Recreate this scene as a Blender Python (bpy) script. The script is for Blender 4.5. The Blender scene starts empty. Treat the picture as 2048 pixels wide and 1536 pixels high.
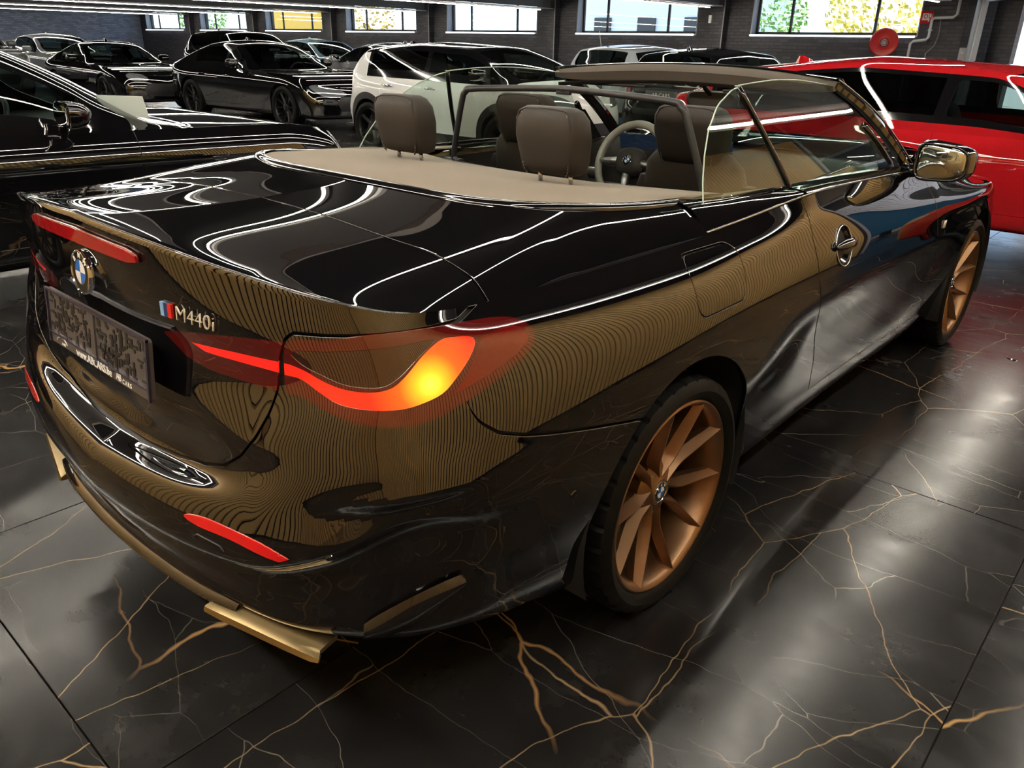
import bpy, math, random
import numpy as np
from mathutils import Vector, Matrix

random.seed(7)
rng = np.random.default_rng(7)
SC = bpy.context.scene
COL = SC.collection
PI = math.pi

# ------------------------------------------------------------------ camera, world, exposure
cam_d = bpy.data.cameras.new('camera')
cam_d.sensor_width = 36.0
cam_d.lens = 27.39
cam_d.clip_start = 0.05
cam_d.clip_end = 400
cam = bpy.data.objects.new('camera', cam_d)
COL.objects.link(cam)
SC.camera = cam


def aim(loc, yaw, pitch, roll):
    f = Vector((math.cos(yaw) * math.cos(pitch), math.sin(yaw) * math.cos(pitch), -math.sin(pitch)))
    r = f.cross(Vector((0, 0, 1))).normalized()
    u = r.cross(f)
    r2 = math.cos(roll) * r + math.sin(roll) * u
    u2 = -math.sin(roll) * r + math.cos(roll) * u
    m = Matrix((r2, u2, -f)).transposed().to_4x4()
    m.translation = Vector(loc)
    return m


cam.matrix_world = aim((-1.617, -1.752, 1.428), math.radians(41.473), math.radians(23.604), math.radians(1.153))

SC.view_settings.view_transform = 'Standard'
SC.view_settings.look = 'None'
SC.view_settings.gamma = 1.0
SC.view_settings.use_curve_mapping = False
SC.view_settings.exposure = 0.22
SC.cycles.use_denoising = True
SC.cycles.max_bounces = 10
SC.cycles.glossy_bounces = 6
SC.cycles.transparent_max_bounces = 24
SC.cycles.transmission_bounces = 8
SC.cycles.diffuse_bounces = 4
SC.cycles.caustics_reflective = False
SC.cycles.caustics_refractive = False
SC.cycles.sample_clamp_indirect = 8.0

world = bpy.data.worlds.new('world')
SC.world = world
world.use_nodes = True
wn = world.node_tree
bg = wn.nodes['Background']
sky = wn.nodes.new('ShaderNodeTexSky')
sky.sky_type = 'HOSEK_WILKIE'
sky.turbidity = 5.0
sky.ground_albedo = 0.4
sky.sun_direction = Vector((-0.2, 0.55, 0.75)).normalized()
wn.links.new(sky.outputs[0], bg.inputs[0])
bg.inputs[1].default_value = 11.0

sun_d = bpy.data.lights.new('sun', 'SUN')
sun_d.energy = 16.0
sun_d.angle = 0.02
sun_d.color = (1.0, 0.95, 0.86)
sun = bpy.data.objects.new('sun', sun_d)
COL.objects.link(sun)
sun.rotation_euler = (Vector((-0.35, -0.5, -0.8))).to_track_quat('-Z', 'Y').to_euler()

# ------------------------------------------------------------------ numeric surface tools (numpy only)
#--core
def interp(d, n):
    """sparse {station: value} -> smooth array over 0..n-1 (monotone cubic)"""
    ks = sorted(d); xs = np.array(ks, float); ys = np.array([d[k] for k in ks], float)
    return pchip(xs, ys, np.arange(n, dtype=float))


def pchip(x, y, q):
    x = np.asarray(x, float); y = np.asarray(y, float); q = np.asarray(q, float)
    if len(x) == 1:
        return np.full(q.shape, y[0])
    h = np.diff(x); dl = np.diff(y) / h
    m = np.zeros(len(x))
    if len(x) > 2:
        w1 = 2 * h[1:] + h[:-1]; w2 = h[1:] + 2 * h[:-1]
        with np.errstate(divide='ignore', invalid='ignore'):
            hm = (w1 + w2) / (w1 / dl[:-1] + w2 / dl[1:])
        m[1:-1] = np.where(dl[:-1] * dl[1:] > 0, hm, 0)
    m[0] = dl[0]; m[-1] = dl[-1]
    i = np.clip(np.searchsorted(x, q) - 1, 0, len(x) - 2)
    t = np.clip((q - x[i]) / h[i], 0, 1)
    return ((2*t**3-3*t**2+1)*y[i] + (t**3-2*t**2+t)*h[i]*m[i] + (-2*t**3+3*t**2)*y[i+1] + (t**3-t**2)*h[i]*m[i+1])


def nspline(x, Y, q, sym=False):
    """natural cubic spline through rows of Y at x, sampled at q"""
    x = np.asarray(x, float); Y = np.asarray(Y, float); n = len(x)
    h = np.diff(x); A = np.zeros((n, n)); B = np.zeros(Y.shape)
    A[0, 0] = A[-1, -1] = 1
    for i in range(1, n - 1):
        A[i, i-1] = h[i-1]; A[i, i] = 2 * (h[i-1] + h[i]); A[i, i+1] = h[i]
        B[i] = 6 * ((Y[i+1] - Y[i]) / h[i] - (Y[i] - Y[i-1]) / h[i-1])
    Mx = np.linalg.solve(A, B)
    i = np.clip(np.searchsorted(x, q) - 1, 0, n - 2)
    a = x[i+1] - q; b = q - x[i]; hh = h[i]
    sh = (-1,) + (1,) * (Y.ndim - 1)
    a = a.reshape(sh); b = b.reshape(sh); hh = hh.reshape(sh)
    return (Mx[i]*a**3 + Mx[i+1]*b**3)/(6*hh) + (Y[i]/hh - Mx[i]*hh/6)*a + (Y[i+1]/hh - Mx[i+1]*hh/6)*b


def crom(P, t, q):
    """non-uniform Catmull-Rom through P (rows) with knots t"""
    n = len(t); m = np.zeros_like(P)
    sh = (-1,) + (1,) * (P.ndim - 1)
    h = np.diff(t).reshape(sh)
    d = np.diff(P, axis=0) / h
    m[1:-1] = (d[:-1] * h[1:] + d[1:] * h[:-1]) / (h[1:] + h[:-1])
    m[0] = d[0]; m[-1] = d[-1]
    i = np.clip(np.searchsorted(t, q) - 1, 0, n - 2)
    hh = h[i]; s = ((q - t[i])).reshape(sh) / hh
    return (2*s**3-3*s**2+1)*P[i] + (s**3-2*s**2+s)*hh*m[i] + (-2*s**3+3*s**2)*P[i+1] + (s**3-s**2)*hh*m[i+1]


def ring_surface(plan, levels, nu_half, nv, smooth=2):
    """plan: right half outline (x, w) rear centre -> front centre; levels: list of (zdict, insetdict).
    returns P[nu, nv, 3] (right side first, closed loop), S[nu] signed arclength, Vt[nv]"""
    plan = np.array(plan, float); n = len(plan)
    full = np.concatenate([plan, (plan[1:-1] * [1, -1])[::-1]])      # w>0 is the right side
    d = np.r_[0, np.cumsum(np.linalg.norm(np.diff(np.r_[full, full[:1]], axis=0), axis=1))]
    ext = np.concatenate([full[-4:], full, full[:5]])
    dx = np.r_[d[-5:-1] - d[-1], d[:-1], d[:5] + d[-1]]
    half = d[n - 1]
    q = np.linspace(0, half, nu_half)
    pl = nspline(dx, ext, q)
    pl[0, 1] = 0; pl[-1, 1] = 0
    e = 1e-3
    tg = nspline(dx, ext, q + e) - nspline(dx, ext, q - e)
    nrm = np.stack([-tg[:, 1], tg[:, 0]], 1)
    nrm /= np.linalg.norm(nrm, axis=1)[:, None]
    if nrm[nu_half // 2, 1] < 0:
        nrm = -nrm
    nrm[0] = (-1, 0); nrm[-1] = (1, 0)
    st = np.interp(q, d[:n], np.arange(n))
    rows = []
    for zd, idd in levels:
        zk = sorted(zd); ik = sorted(idd)
        z = pchip(zk, [zd[k] for k in zk], st)
        ins = pchip(ik, [idd[k] for k in ik], st)
        p = pl - nrm * ins[:, None]
        p[0, 1] = 0; p[-1, 1] = 0
        rows.append(np.stack([p[:, 0], -p[:, 1], z], 1))
    R = np.array(rows)                      # level, u, 3
    md = np.linalg.norm(np.diff(R, axis=0), axis=2).mean(axis=1)
    t = np.r_[0, np.cumsum(np.maximum(md, 1e-3) ** 0.75)]
    tq = np.linspace(0, t[-1], nv)
    G = crom(R, t, tq).transpose(1, 0, 2)    # u, v, 3
    for _ in range(smooth):
        H = G.copy()
        H[:, 1:-1] = 0.25 * G[:, :-2] + 0.5 * G[:, 1:-1] + 0.25 * G[:, 2:]
        G = H
    for _ in range(smooth):
        H = G.copy()
        H[1:-1] = 0.25 * G[:-2] + 0.5 * G[1:-1] + 0.25 * G[2:]
        G = H
    L = (G[1:-1] * [1, -1, 1])[::-1]
    return np.concatenate([G, L]), np.r_[q, -q[1:-1][::-1]], st


def grid_tris(nu, nv, closed=False):
    iu = np.arange(nu if closed else nu - 1); iv = np.arange(nv - 1)
    a, b = np.meshgrid(iu, iv, indexing='ij')
    a2 = (a + 1) % nu
    p = (a * nv + b).ravel(); q = (a2 * nv + b).ravel(); r = (a2 * nv + b + 1).ravel(); s = (a * nv + b + 1).ravel()
    return np.concatenate([np.stack([p, q, r], 1), np.stack([p, r, s], 1)])


def vnormals(V, T):
    fn = np.cross(V[T[:, 1]] - V[T[:, 0]], V[T[:, 2]] - V[T[:, 0]])
    N = np.zeros_like(V)
    for k in range(3):
        np.add.at(N, T[:, k], fn)
    l = np.linalg.norm(N, axis=1); l[l == 0] = 1
    return N / l[:, None]


class Srf:
    """triangle surface with normals and two free attributes (columns of A)"""
    def __init__(s, V, T, A=None, N=None):
        s.V = V; s.T = T
        s.N = vnormals(V, T) if N is None else N
        s.A = np.zeros((len(V), 2)) if A is None else A

    def compact(s):
        used = np.unique(s.T)
        m = np.full(len(s.V), -1); m[used] = np.arange(len(used))
        return Srf(s.V[used], m[s.T], s.A[used], s.N[used])

    def clip(s, f):
        """-> (part where f<0, part where f>=0)"""
        f = np.where(np.abs(f) < 1e-7, 1e-7, f)
        neg = f < 0
        c = neg[s.T].sum(1)
        tin = s.T[c == 3]; tout = s.T[c == 0]
        mx = s.T[(c == 1) | (c == 2)]
        if len(mx) == 0:
            return Srf(s.V, tin, s.A, s.N).compact(), Srf(s.V, tout, s.A, s.N).compact()
        single_neg = neg[mx].sum(1) == 1
        lone = np.where(single_neg[:, None], neg[mx], ~neg[mx]).argmax(1)
        r = np.arange(len(mx))
        a = mx[r, lone]; b = mx[r, (lone + 1) % 3]; d = mx[r, (lone + 2) % 3]
        E = np.concatenate([np.stack([a, b], 1), np.stack([a, d], 1)])
        Es = np.sort(E, axis=1)
        uq, inv = np.unique(Es, axis=0, return_inverse=True)
        inv = inv.ravel()
        t = f[uq[:, 0]] / (f[uq[:, 0]] - f[uq[:, 1]])
        w = t[:, None]
        nV = s.V[uq[:, 0]] * (1 - w) + s.V[uq[:, 1]] * w
        nN = s.N[uq[:, 0]] * (1 - w) + s.N[uq[:, 1]] * w
        nN /= np.linalg.norm(nN, axis=1)[:, None] + 1e-12
        nA = s.A[uq[:, 0]] * (1 - w) + s.A[uq[:, 1]] * w
        k = len(s.V)
        ab = inv[:len(mx)] + k; ad = inv[len(mx):] + k
        tip = np.stack([a, ab, ad], 1)
        q1 = np.stack([ab, b, d], 1); q2 = np.stack([ab, d, ad], 1)
        V = np.concatenate([s.V, nV]); N = np.concatenate([s.N, nN]); A = np.concatenate([s.A, nA])
        sn = single_neg
        tin = np.concatenate([tin, tip[sn], q1[~sn], q2[~sn]])
        tout = np.concatenate([tout, tip[~sn], q1[sn], q2[sn]])
        return Srf(V, tin, A, N).compact(), Srf(V, tout, A, N).compact()

    def offset(s, d):
        return Srf(s.V + s.N * d, s.T, s.A, s.N)

    def xform(s, M3, t):
        return Srf(s.V @ M3.T + t, s.T, s.A, s.N @ M3.T)

    def __add__(s, o):
        return Srf(np.concatenate([s.V, o.V]), np.concatenate([s.T, o.T + len(s.V)]), np.concatenate([s.A, o.A]), np.concatenate([s.N, o.N]))


def sdpoly(X, Y, poly):
    """signed distance (negative inside) to a closed polygon"""
    P = np.array(poly, float); Q = np.roll(P, -1, axis=0)
    d2 = np.full(X.shape, 1e9); ins = np.zeros(X.shape, bool)
    for (ax, ay), (bx, by) in zip(P, Q):
        ex, ey = bx - ax, by - ay
        L = ex * ex + ey * ey + 1e-15
        t = np.clip(((X - ax) * ex + (Y - ay) * ey) / L, 0, 1)
        d2 = np.minimum(d2, (X - ax - t * ex) ** 2 + (Y - ay - t * ey) ** 2)
        c = ((ay > Y) != (by > Y)) & (X < (bx - ax) * (Y - ay) / (by - ay + 1e-15) + ax)
        ins ^= c
    return np.where(ins, -1, 1) * np.sqrt(d2)


def sdbox(X, Y, cx, cy, hx, hy, r):
    qx = np.abs(X - cx) - hx + r; qy = np.abs(Y - cy) - hy + r
    return np.hypot(np.maximum(qx, 0), np.maximum(qy, 0)) + np.minimum(np.maximum(qx, qy), 0) - r


def smooth_poly(pts, n=6):
    """closed Catmull-Rom through pts"""
    P = np.array(pts, float); k = len(P); out = []
    for i in range(k):
        p0, p1, p2, p3 = P[i-1], P[i], P[(i+1) % k], P[(i+2) % k]
        for t in np.arange(n) / n:
            out.append(0.5*((2*p1)+(-p0+p2)*t+(2*p0-5*p1+4*p2-p3)*t*t+(-p0+3*p1-3*p2+p3)*t**3))
    return np.array(out)
#--endcore

# ------------------------------------------------------------------ scene tools
def thing(name, label, cat, group=None, loc=(0, 0, 0), rz=0.0):
    o = bpy.data.objects.new(name, None)
    COL.objects.link(o)
    o.empty_display_size = 0.2
    o.location = loc
    o.rotation_euler = (0, 0, rz)
    o['label'] = label
    o['category'] = cat
    if group:
        o['group'] = group
    return o


def link(name, me, mat=None, parent=None, **props):
    o = bpy.data.objects.new(name, me)
    COL.objects.link(o)
    if mat is not None and len(me.materials) == 0:
        for m in (mat if isinstance(mat, (list, tuple)) else [mat]):
            me.materials.append(m)
    if parent is not None:
        o.parent = parent
    for k, v in props.items():
        o[k] = v
    return o


def mesh(V, F, smooth=True, N=None):
    me = bpy.data.meshes.new('mesh')
    if isinstance(F, np.ndarray):
        V = np.asarray(V, float)
        me.vertices.add(len(V)); me.vertices.foreach_set('co', V.ravel())
        k = F.shape[1]
        me.loops.add(F.size); me.loops.foreach_set('vertex_index', F.ravel().astype(np.int32))
        me.polygons.add(len(F))
        me.polygons.foreach_set('loop_start', (np.arange(len(F)) * k).astype(np.int32))
        me.polygons.foreach_set('loop_total', np.full(len(F), k, np.int32))
        me.update(calc_edges=True)
    else:
        me.from_pydata([tuple(v) for v in V], [], [list(f) for f in F])
        me.update()
    if smooth:
        me.polygons.foreach_set('use_smooth', np.ones(len(me.polygons), bool))
    if N is not None:
        me.normals_split_custom_set_from_vertices([tuple(n) for n in N])
    return me


def components(s):
    """connected pieces of a surface"""
    lab = np.arange(len(s.V))
    while True:
        m = lab[s.T].min(axis=1)
        new = lab.copy()
        for k in range(3):
            np.minimum.at(new, s.T[:, k], m)
        new = new[new]
        if (new == lab).all():
            break
        lab = new
    ids = lab[s.T[:, 0]]
    return [Srf(s.V, s.T[ids == u], s.A, s.N).compact() for u in np.unique(ids)]


def srf_obj(s, name, mat, parent=None, flange=0.010, bev=0.0016, lift=0.0, skip=None, **props):
    """surface part with a rounded return edge all round its boundary"""
    if len(s.T) == 0:
        print('EMPTY', name)
        return None
    comp = components(s)
    if len(comp) > 1:
        comp.sort(key=lambda q: -len(q.T))
        first = srf_obj(comp[0], name, mat, parent, flange, bev, lift, skip, **props)
        for q in comp[1:]:
            if len(q.T) > 30:
                srf_obj(q, name, mat, parent, flange, bev, lift, skip, **props)
        return first
    if lift:
        s = s.offset(lift)
    V, N, T = s.V, s.N, s.T
    if flange:
        E = np.concatenate([T[:, [0, 1]], T[:, [1, 2]], T[:, [2, 0]]])
        key = np.sort(E, axis=1)
        uq, inv, cnt = np.unique(key, axis=0, return_inverse=True, return_counts=True)
        b = E[cnt[inv.ravel()] == 1]
        if len(b):
            tg = np.cross(V[b[:, 1]] - V[b[:, 0]], N[b[:, 0]])
            tg /= np.linalg.norm(tg, axis=1)[:, None] + 1e-12
            acc = np.zeros_like(V)
            np.add.at(acc, b[:, 0], tg); np.add.at(acc, b[:, 1], tg)
            idx = np.unique(b)
            m = np.full(len(V), -1); m[idx] = np.arange(len(idx))
            t = acc[idx]; t /= np.linalg.norm(t, axis=1)[:, None] + 1e-12
            n = N[idx]
            V1 = V[idx] + t * bev - n * bev
            N1 = (t + 0.25 * n); N1 /= np.linalg.norm(N1, axis=1)[:, None]
            V2 = V1 - n * flange
            k0 = len(V); k1 = k0 + len(idx)
            a, c = b[:, 0], b[:, 1]
            ma, mc = m[a], m[c]
            Tn = [np.stack([a, ma + k0, mc + k0], 1), np.stack([a, mc + k0, c], 1),
                  np.stack([ma + k0, ma + k1, mc + k1], 1), np.stack([ma + k0, mc + k1, mc + k0], 1)]
            V = np.concatenate([V, V1, V2]); N = np.concatenate([N, N1, t]); T = np.concatenate([T] + Tn)
    return link(name, mesh(V, T, True, N), mat, parent, **props)


def rot_to(d):
    return Vector(d).to_track_quat('Z', 'Y').to_matrix()


def tube_vf(pts, r, n=8, closed=False, caps=True):
    """tube round a polyline; r scalar or list"""
    P = [Vector(p) for p in pts]; k = len(P)
    rr = r if hasattr(r, '__len__') else [r] * k
    V = []; F = []
    up = None
    for i in range(k):
        a = P[i - 1] if (i > 0 or closed) else P[i]
        b = P[(i + 1) % k] if (i < k - 1 or closed) else P[i]
        d = (b - a).normalized()
        if up is None:
            up = Vector((0, 0, 1)) if abs(d.z) < .9 else Vector((1, 0, 0))
        x = d.cross(up)
        if x.length < 1e-6:
            x = d.orthogonal()
        x.normalize(); y = x.cross(d).normalized(); up = y
        for j in range(n):
            t = 2 * PI * j / n
            V.append(P[i] + (x * math.cos(t) + y * math.sin(t)) * rr[i])
    for i in range(k if closed else k - 1):
        for j in range(n):
            a = i * n + j; b = i * n + (j + 1) % n
            c = ((i + 1) % k) * n + (j + 1) % n; d = ((i + 1) % k) * n + j
            F.append((a, b, c, d))
    if caps and not closed:
        F.append(tuple(range(n - 1, -1, -1))); F.append(tuple((k - 1) * n + j for j in range(n)))
    return V, F


def tube(name, pts, r, mat, parent=None, n=8, closed=False, **pr):
    V, F = tube_vf(pts, r, n, closed)
    return link(name, mesh(V, F), mat, parent, **pr)


def box_vf(c, h):
    x, y, z = c; a, b, d = h
    V = [(x + i * a, y + j * b, z + k * d) for i in (-1, 1) for j in (-1, 1) for k in (-1, 1)]
    F = [(0, 1, 3, 2), (4, 6, 7, 5), (0, 4, 5, 1), (2, 3, 7, 6), (0, 2, 6, 4), (1, 5, 7, 3)]
    return V, F


def join_vf(parts):
    V = []; F = []
    for v, f in parts:
        k = len(V); V += list(v); F += [tuple(i + k for i in q) for q in f]
    return V, F


def box(name, c, h, mat, parent=None, bevel=0.0, seg=2, rot=None, **pr):
    import bmesh
    me = bpy.data.meshes.new('mesh')
    bm = bmesh.new()
    bmesh.ops.create_cube(bm, size=2.0)
    for v in bm.verts:
        v.co = Vector((v.co.x * h[0], v.co.y * h[1], v.co.z * h[2]))
    if bevel:
        bmesh.ops.bevel(bm, geom=list(bm.edges), offset=bevel, segments=seg, profile=.5, affect='EDGES')
    R = Matrix.Identity(4) if rot is None else rot.to_4x4()
    bm.transform(Matrix.Translation(Vector(c)) @ R)
    bm.to_mesh(me); bm.free()
    if bevel:
        me.polygons.foreach_set('use_smooth', np.ones(len(me.polygons), bool))
    return link(name, me, mat, parent, **pr)


def lathe_vf(prof, n=48, axis='Y', c=(0, 0, 0), closed=False):
    """revolve profile [(r, a)] round an axis; a runs along it"""
    V = []; F = []; k = len(prof)
    for i in range(n):
        t = 2 * PI * i / n
        for r, a in prof:
            p, q = r * math.cos(t), r * math.sin(t)
            V.append({'Y': (p + c[0], a + c[1], q + c[2]), 'Z': (p + c[0], q + c[1], a + c[2]), 'X': (a + c[0], p + c[1], q + c[2])}[axis])
    for i in range(n):
        for j in range(k if closed else k - 1):
            a = i * k + j; b = i * k + (j + 1) % k
            c2 = ((i + 1) % n) * k + (j + 1) % k; d = ((i + 1) % n) * k + j
            F.append((a, b, c2, d))
    return V, F


def fix_normals(me):
    import bmesh
    bm = bmesh.new(); bm.from_mesh(me)
    bmesh.ops.remove_doubles(bm, verts=bm.verts, dist=1e-6)
    bmesh.ops.recalc_face_normals(bm, faces=bm.faces)
    bm.to_mesh(me); bm.free()


def sharp(me, deg=35):
    """smooth shading that breaks at sharp edges"""
    me.polygons.foreach_set('use_smooth', np.ones(len(me.polygons), bool))
    me.set_sharp_from_angle(angle=math.radians(deg))


def vf_obj(name, vf, mat, parent=None, deg=35, **pr):
    me = mesh(vf[0], vf[1], False)
    fix_normals(me)
    sharp(me, deg)
    return link(name, me, mat, parent, **pr)


def cushion_vf(rows, n=32):
    """stack of superellipse rings: (cx, cy, cz, hx, hy, power); closed both ends"""
    V = []; F = []
    for cx, cy, cz, hx, hy, p in rows:
        for j in range(n):
            t = 2 * PI * j / n
            c, s = math.cos(t), math.sin(t)
            V.append((cx + hx * math.copysign(abs(c) ** (2 / p), c), cy + hy * math.copysign(abs(s) ** (2 / p), s), cz))
    k = len(rows)
    for i in range(k - 1):
        for j in range(n):
            F.append((i * n + j, i * n + (j + 1) % n, (i + 1) * n + (j + 1) % n, (i + 1) * n + j))
    F.append(tuple(range(n - 1, -1, -1))); F.append(tuple((k - 1) * n + j for j in range(n)))
    return V, F


def xf(vf, M):
    return [M @ Vector(v) for v in vf[0]], vf[1]


def poly_prism(poly, plane_pt, ex, ey, th):
    """flat polygon (list of 2D) extruded by th along ex x ey"""
    o = Vector(plane_pt); ex = Vector(ex); ey = Vector(ey); nz = ex.cross(ey).normalized()
    n = len(poly)
    V = [o + ex * a + ey * b for a, b in poly] + [o + ex * a + ey * b + nz * th for a, b in poly]
    F = [tuple(range(n - 1, -1, -1)), tuple(range(n, 2 * n))] + [(i, (i + 1) % n, n + (i + 1) % n, n + i) for i in range(n)]
    return V, F


def text_mesh(body, size, depth=0.0, shear=0.0, bold=0.0, align='CENTER', spacing=1.0):
    cu = bpy.data.curves.new('text', 'FONT')
    cu.body = body; cu.size = size; cu.extrude = depth; cu.shear = shear; cu.offset = bold
    cu.align_x = align; cu.align_y = 'CENTER'; cu.space_character = spacing
    cu.resolution_u = 4
    ob = bpy.data.objects.new('text', cu)
    COL.objects.link(ob)
    bpy.context.view_layer.update()
    me = bpy.data.meshes.new_from_object(ob.evaluated_get(bpy.context.evaluated_depsgraph_get()))
    bpy.data.objects.remove(ob)
    bpy.data.curves.remove(cu)
    return me


def place_text(name, body, size, org, ex, ey, mat, parent=None, depth=0.001, wrap=None, **kw):
    """lettering on a surface; ex = reading direction, ey = up; wrap(V)->V bends it"""
    props = kw.pop('props', {})
    me = text_mesh(body, size, depth, **kw)
    ex = Vector(ex).normalized(); ey = Vector(ey).normalized(); ez = ex.cross(ey)
    for v in me.vertices:
        p = Vector(org) + ex * v.co.x + ey * v.co.y + ez * (v.co.z + depth)
        v.co = wrap(p) if wrap else p
    return link(name, me, mat, parent, **props)


def sheet(name, G, mat, parent=None, th=0.004, closed_u=False, flip=False, **pr):
    """grid of points (nu, nv, 3) -> thin solid sheet"""
    G = np.asarray(G, float)
    nu, nv = G.shape[:2]
    T = grid_tris(nu, nv, closed_u)
    if flip:
        T = T[:, ::-1].copy()
    s = Srf(G.reshape(-1, 3), T)
    if not th:
        return link(name, mesh(s.V, s.T, True), mat, parent, **pr)
    B = s.offset(-th)
    E = np.concatenate([T[:, [0, 1]], T[:, [1, 2]], T[:, [2, 0]]])
    key = np.sort(E, axis=1)
    uq, inv, cnt = np.unique(key, axis=0, return_inverse=True, return_counts=True)
    b = E[cnt[inv.ravel()] == 1]
    k = len(s.V)
    W = np.concatenate([s.V[b[:, 0]], s.V[b[:, 1]], B.V[b[:, 1]], B.V[b[:, 0]]])
    m = len(b); r = np.arange(m) + 2 * k
    TT = np.concatenate([T, T[:, ::-1] + k, np.stack([r, r + 3 * m, r + 2 * m], 1), np.stack([r, r + 2 * m, r + m], 1)])
    V = np.concatenate([s.V, B.V, W])
    me = mesh(V, TT, True)
    return link(name, me, mat, parent, **pr)


def copy_tree(o, parent=None):
    c = o.copy(); COL.objects.link(c)
    if parent is not None:
        c.parent = parent
    for ch in list(o.children):
        copy_tree(ch, c)
    return c


# ------------------------------------------------------------------ materials
def mat(name, col=(.5, .5, .5), rough=.5, metal=0.0, coat=0.0, coat_rough=.03, ior=1.5, emit=None, estr=0.0, alpha=1.0, spec=.5, trans=0.0, sheen=0.0):
    m = bpy.data.materials.new(name)
    m.use_nodes = True
    b = m.node_tree.nodes['Principled BSDF']
    b.inputs['Base Color'].default_value = (*col, 1)
    b.inputs['Roughness'].default_value = rough
    b.inputs['Metallic'].default_value = metal
    b.inputs['Coat Weight'].default_value = coat
    b.inputs['Coat Roughness'].default_value = coat_rough
    b.inputs['IOR'].default_value = ior
    b.inputs['Alpha'].default_value = alpha
    b.inputs['Specular IOR Level'].default_value = spec
    b.inputs['Transmission Weight'].default_value = trans
    b.inputs['Sheen Weight'].default_value = sheen
    if emit:
        b.inputs['Emission Color'].default_value = (*emit, 1)
        b.inputs['Emission Strength'].default_value = estr
    return m


class NT:
    """small node-graph helper"""
    def __init__(s, m):
        s.t = m.node_tree; s.b = s.t.nodes['Principled BSDF']

    def n(s, typ, **kw):
        nd = s.t.nodes.new(typ)
        for k, v in kw.items():
            if k.startswith('i_'):
                key = k[2:].replace('_', ' ')
                nd.inputs[int(key) if key.isdigit() else key].default_value = v
            else:
                setattr(nd, k, v)
        return nd

    def l(s, a, b):
        s.t.links.new(a, b)

    def ramp(s, fac, stops, mode='LINEAR'):
        r = s.t.nodes.new('ShaderNodeValToRGB')
        r.color_ramp.interpolation = mode
        e = r.color_ramp.elements
        while len(e) < len(stops):
            e.new(0.5)
        for el, (p, c) in zip(e, stops):
            el.position = p
            el.color = (*c, 1) if len(c) == 3 else c
        s.l(fac, r.inputs[0])
        return r

    def mix(s, fac, a, b, blend='MIX'):
        m = s.t.nodes.new('ShaderNodeMix')
        m.data_type = 'RGBA'; m.blend_type = blend
        for sock, v in ((m.inputs[0], fac), (m.inputs[6], a), (m.inputs[7], b)):
            if hasattr(v, 'is_linked') or hasattr(v, 'links'):
                s.l(v, sock)
            else:
                sock.default_value = v if not hasattr(v, '__len__') else ((*v, 1) if len(v) == 3 else v)
        return m.outputs[2]

    def math(s, op, a, b=None, c=None):
        m = s.t.nodes.new('ShaderNodeMath'); m.operation = op
        for i, v in enumerate((a, b, c)):
            if v is None:
                continue
            if hasattr(v, 'links'):
                s.l(v, m.inputs[i])
            else:
                m.inputs[i].default_value = v
        return m.outputs[0]


def glass_mat(name, tint=(.8, .9, .85), rough=0.0, ior=1.5, refl=1.0):
    """clear sheet glass: see-through tint with fresnel reflection (no refraction)"""
    m = bpy.data.materials.new(name); m.use_nodes = True
    t = m.node_tree; t.nodes.clear()
    o = t.nodes.new('ShaderNodeOutputMaterial')
    tr = t.nodes.new('ShaderNodeBsdfTransparent'); tr.inputs[0].default_value = (*tint, 1)
    gl = t.nodes.new('ShaderNodeBsdfGlossy'); gl.inputs[0].default_value = (refl, refl, refl, 1); gl.inputs['Roughness'].default_value = rough
    fr = t.nodes.new('ShaderNodeFresnel')
    ge = t.nodes.new('ShaderNodeNewGeometry')
    mi = t.nodes.new('ShaderNodeMix'); mi.inputs[2].default_value = ior; mi.inputs[3].default_value = 1.0 / ior
    t.links.new(ge.outputs['Backfacing'], mi.inputs[0]); t.links.new(mi.outputs[0], fr.inputs[0])
    mx = t.nodes.new('ShaderNodeMixShader')
    t.links.new(fr.outputs[0], mx.inputs[0]); t.links.new(tr.outputs[0], mx.inputs[1]); t.links.new(gl.outputs[0], mx.inputs[2])
    t.links.new(mx.outputs[0], o.inputs[0])
    return m


def paint(name, col, flake=.25, coat=1.0, rough=.22, metal=.0, cior=1.6):
    m = mat(name, col, .35, metal, coat=coat, coat_rough=.008, spec=0.0)
    m.node_tree.nodes['Principled BSDF'].inputs['Coat IOR'].default_value = cior
    k = NT(m)
    tc = k.n('ShaderNodeTexCoord')
    vo = k.n('ShaderNodeTexVoronoi', i_Scale=900.0)
    k.l(tc.outputs['Object'], vo.inputs['Vector'])
    r = k.ramp(vo.outputs['Color'], [(.55, col), (1.0, tuple(min(1, c + flake * .05 + c * flake * .6) for c in col))])
    k.l(r.outputs[0], k.b.inputs['Base Color'])
    return m


M = {}
M['black_paint'] = paint('black_paint', (.0022, .0021, .0028), flake=.05, cior=1.85)
M['gloss_black'] = mat('gloss_black', (.004, .004, .005), .06, coat=.5)
M['matte_black'] = mat('matte_black', (.010, .010, .011), .65)
M['dark_plastic'] = mat('dark_plastic', (.016, .016, .018), .42)
M['rubber'] = mat('rubber', (.0045, .0045, .0045), .5, spec=.12)
M['chrome'] = mat('chrome', (.75, .76, .78), .08, 1.0)
M['satin_silver'] = mat('satin_silver', (.55, .55, .56), .3, 1.0)
M['bronze'] = mat('bronze', (.215, .122, .064), .38, .92)
M['steel'] = mat('steel', (.35, .35, .36), .35, 1.0)
M['mirror'] = mat('mirror', (.85, .88, .88), .02, 1.0)
M['glass'] = glass_mat('glass', (.83, .90, .86))
M['tint_glass'] = glass_mat('tint_glass', (.10, .12, .12))
M['car_glass'] = glass_mat('car_glass', (.42, .50, .48))
M['net'] = glass_mat('net', (.60, .58, .55), ior=1.25, rough=.3, refl=.5)
M['lamp_glass'] = glass_mat('lamp_glass', (.8, .84, .86))
M['white_text'] = mat('white_text', (.8, .8, .78), .4)
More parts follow.
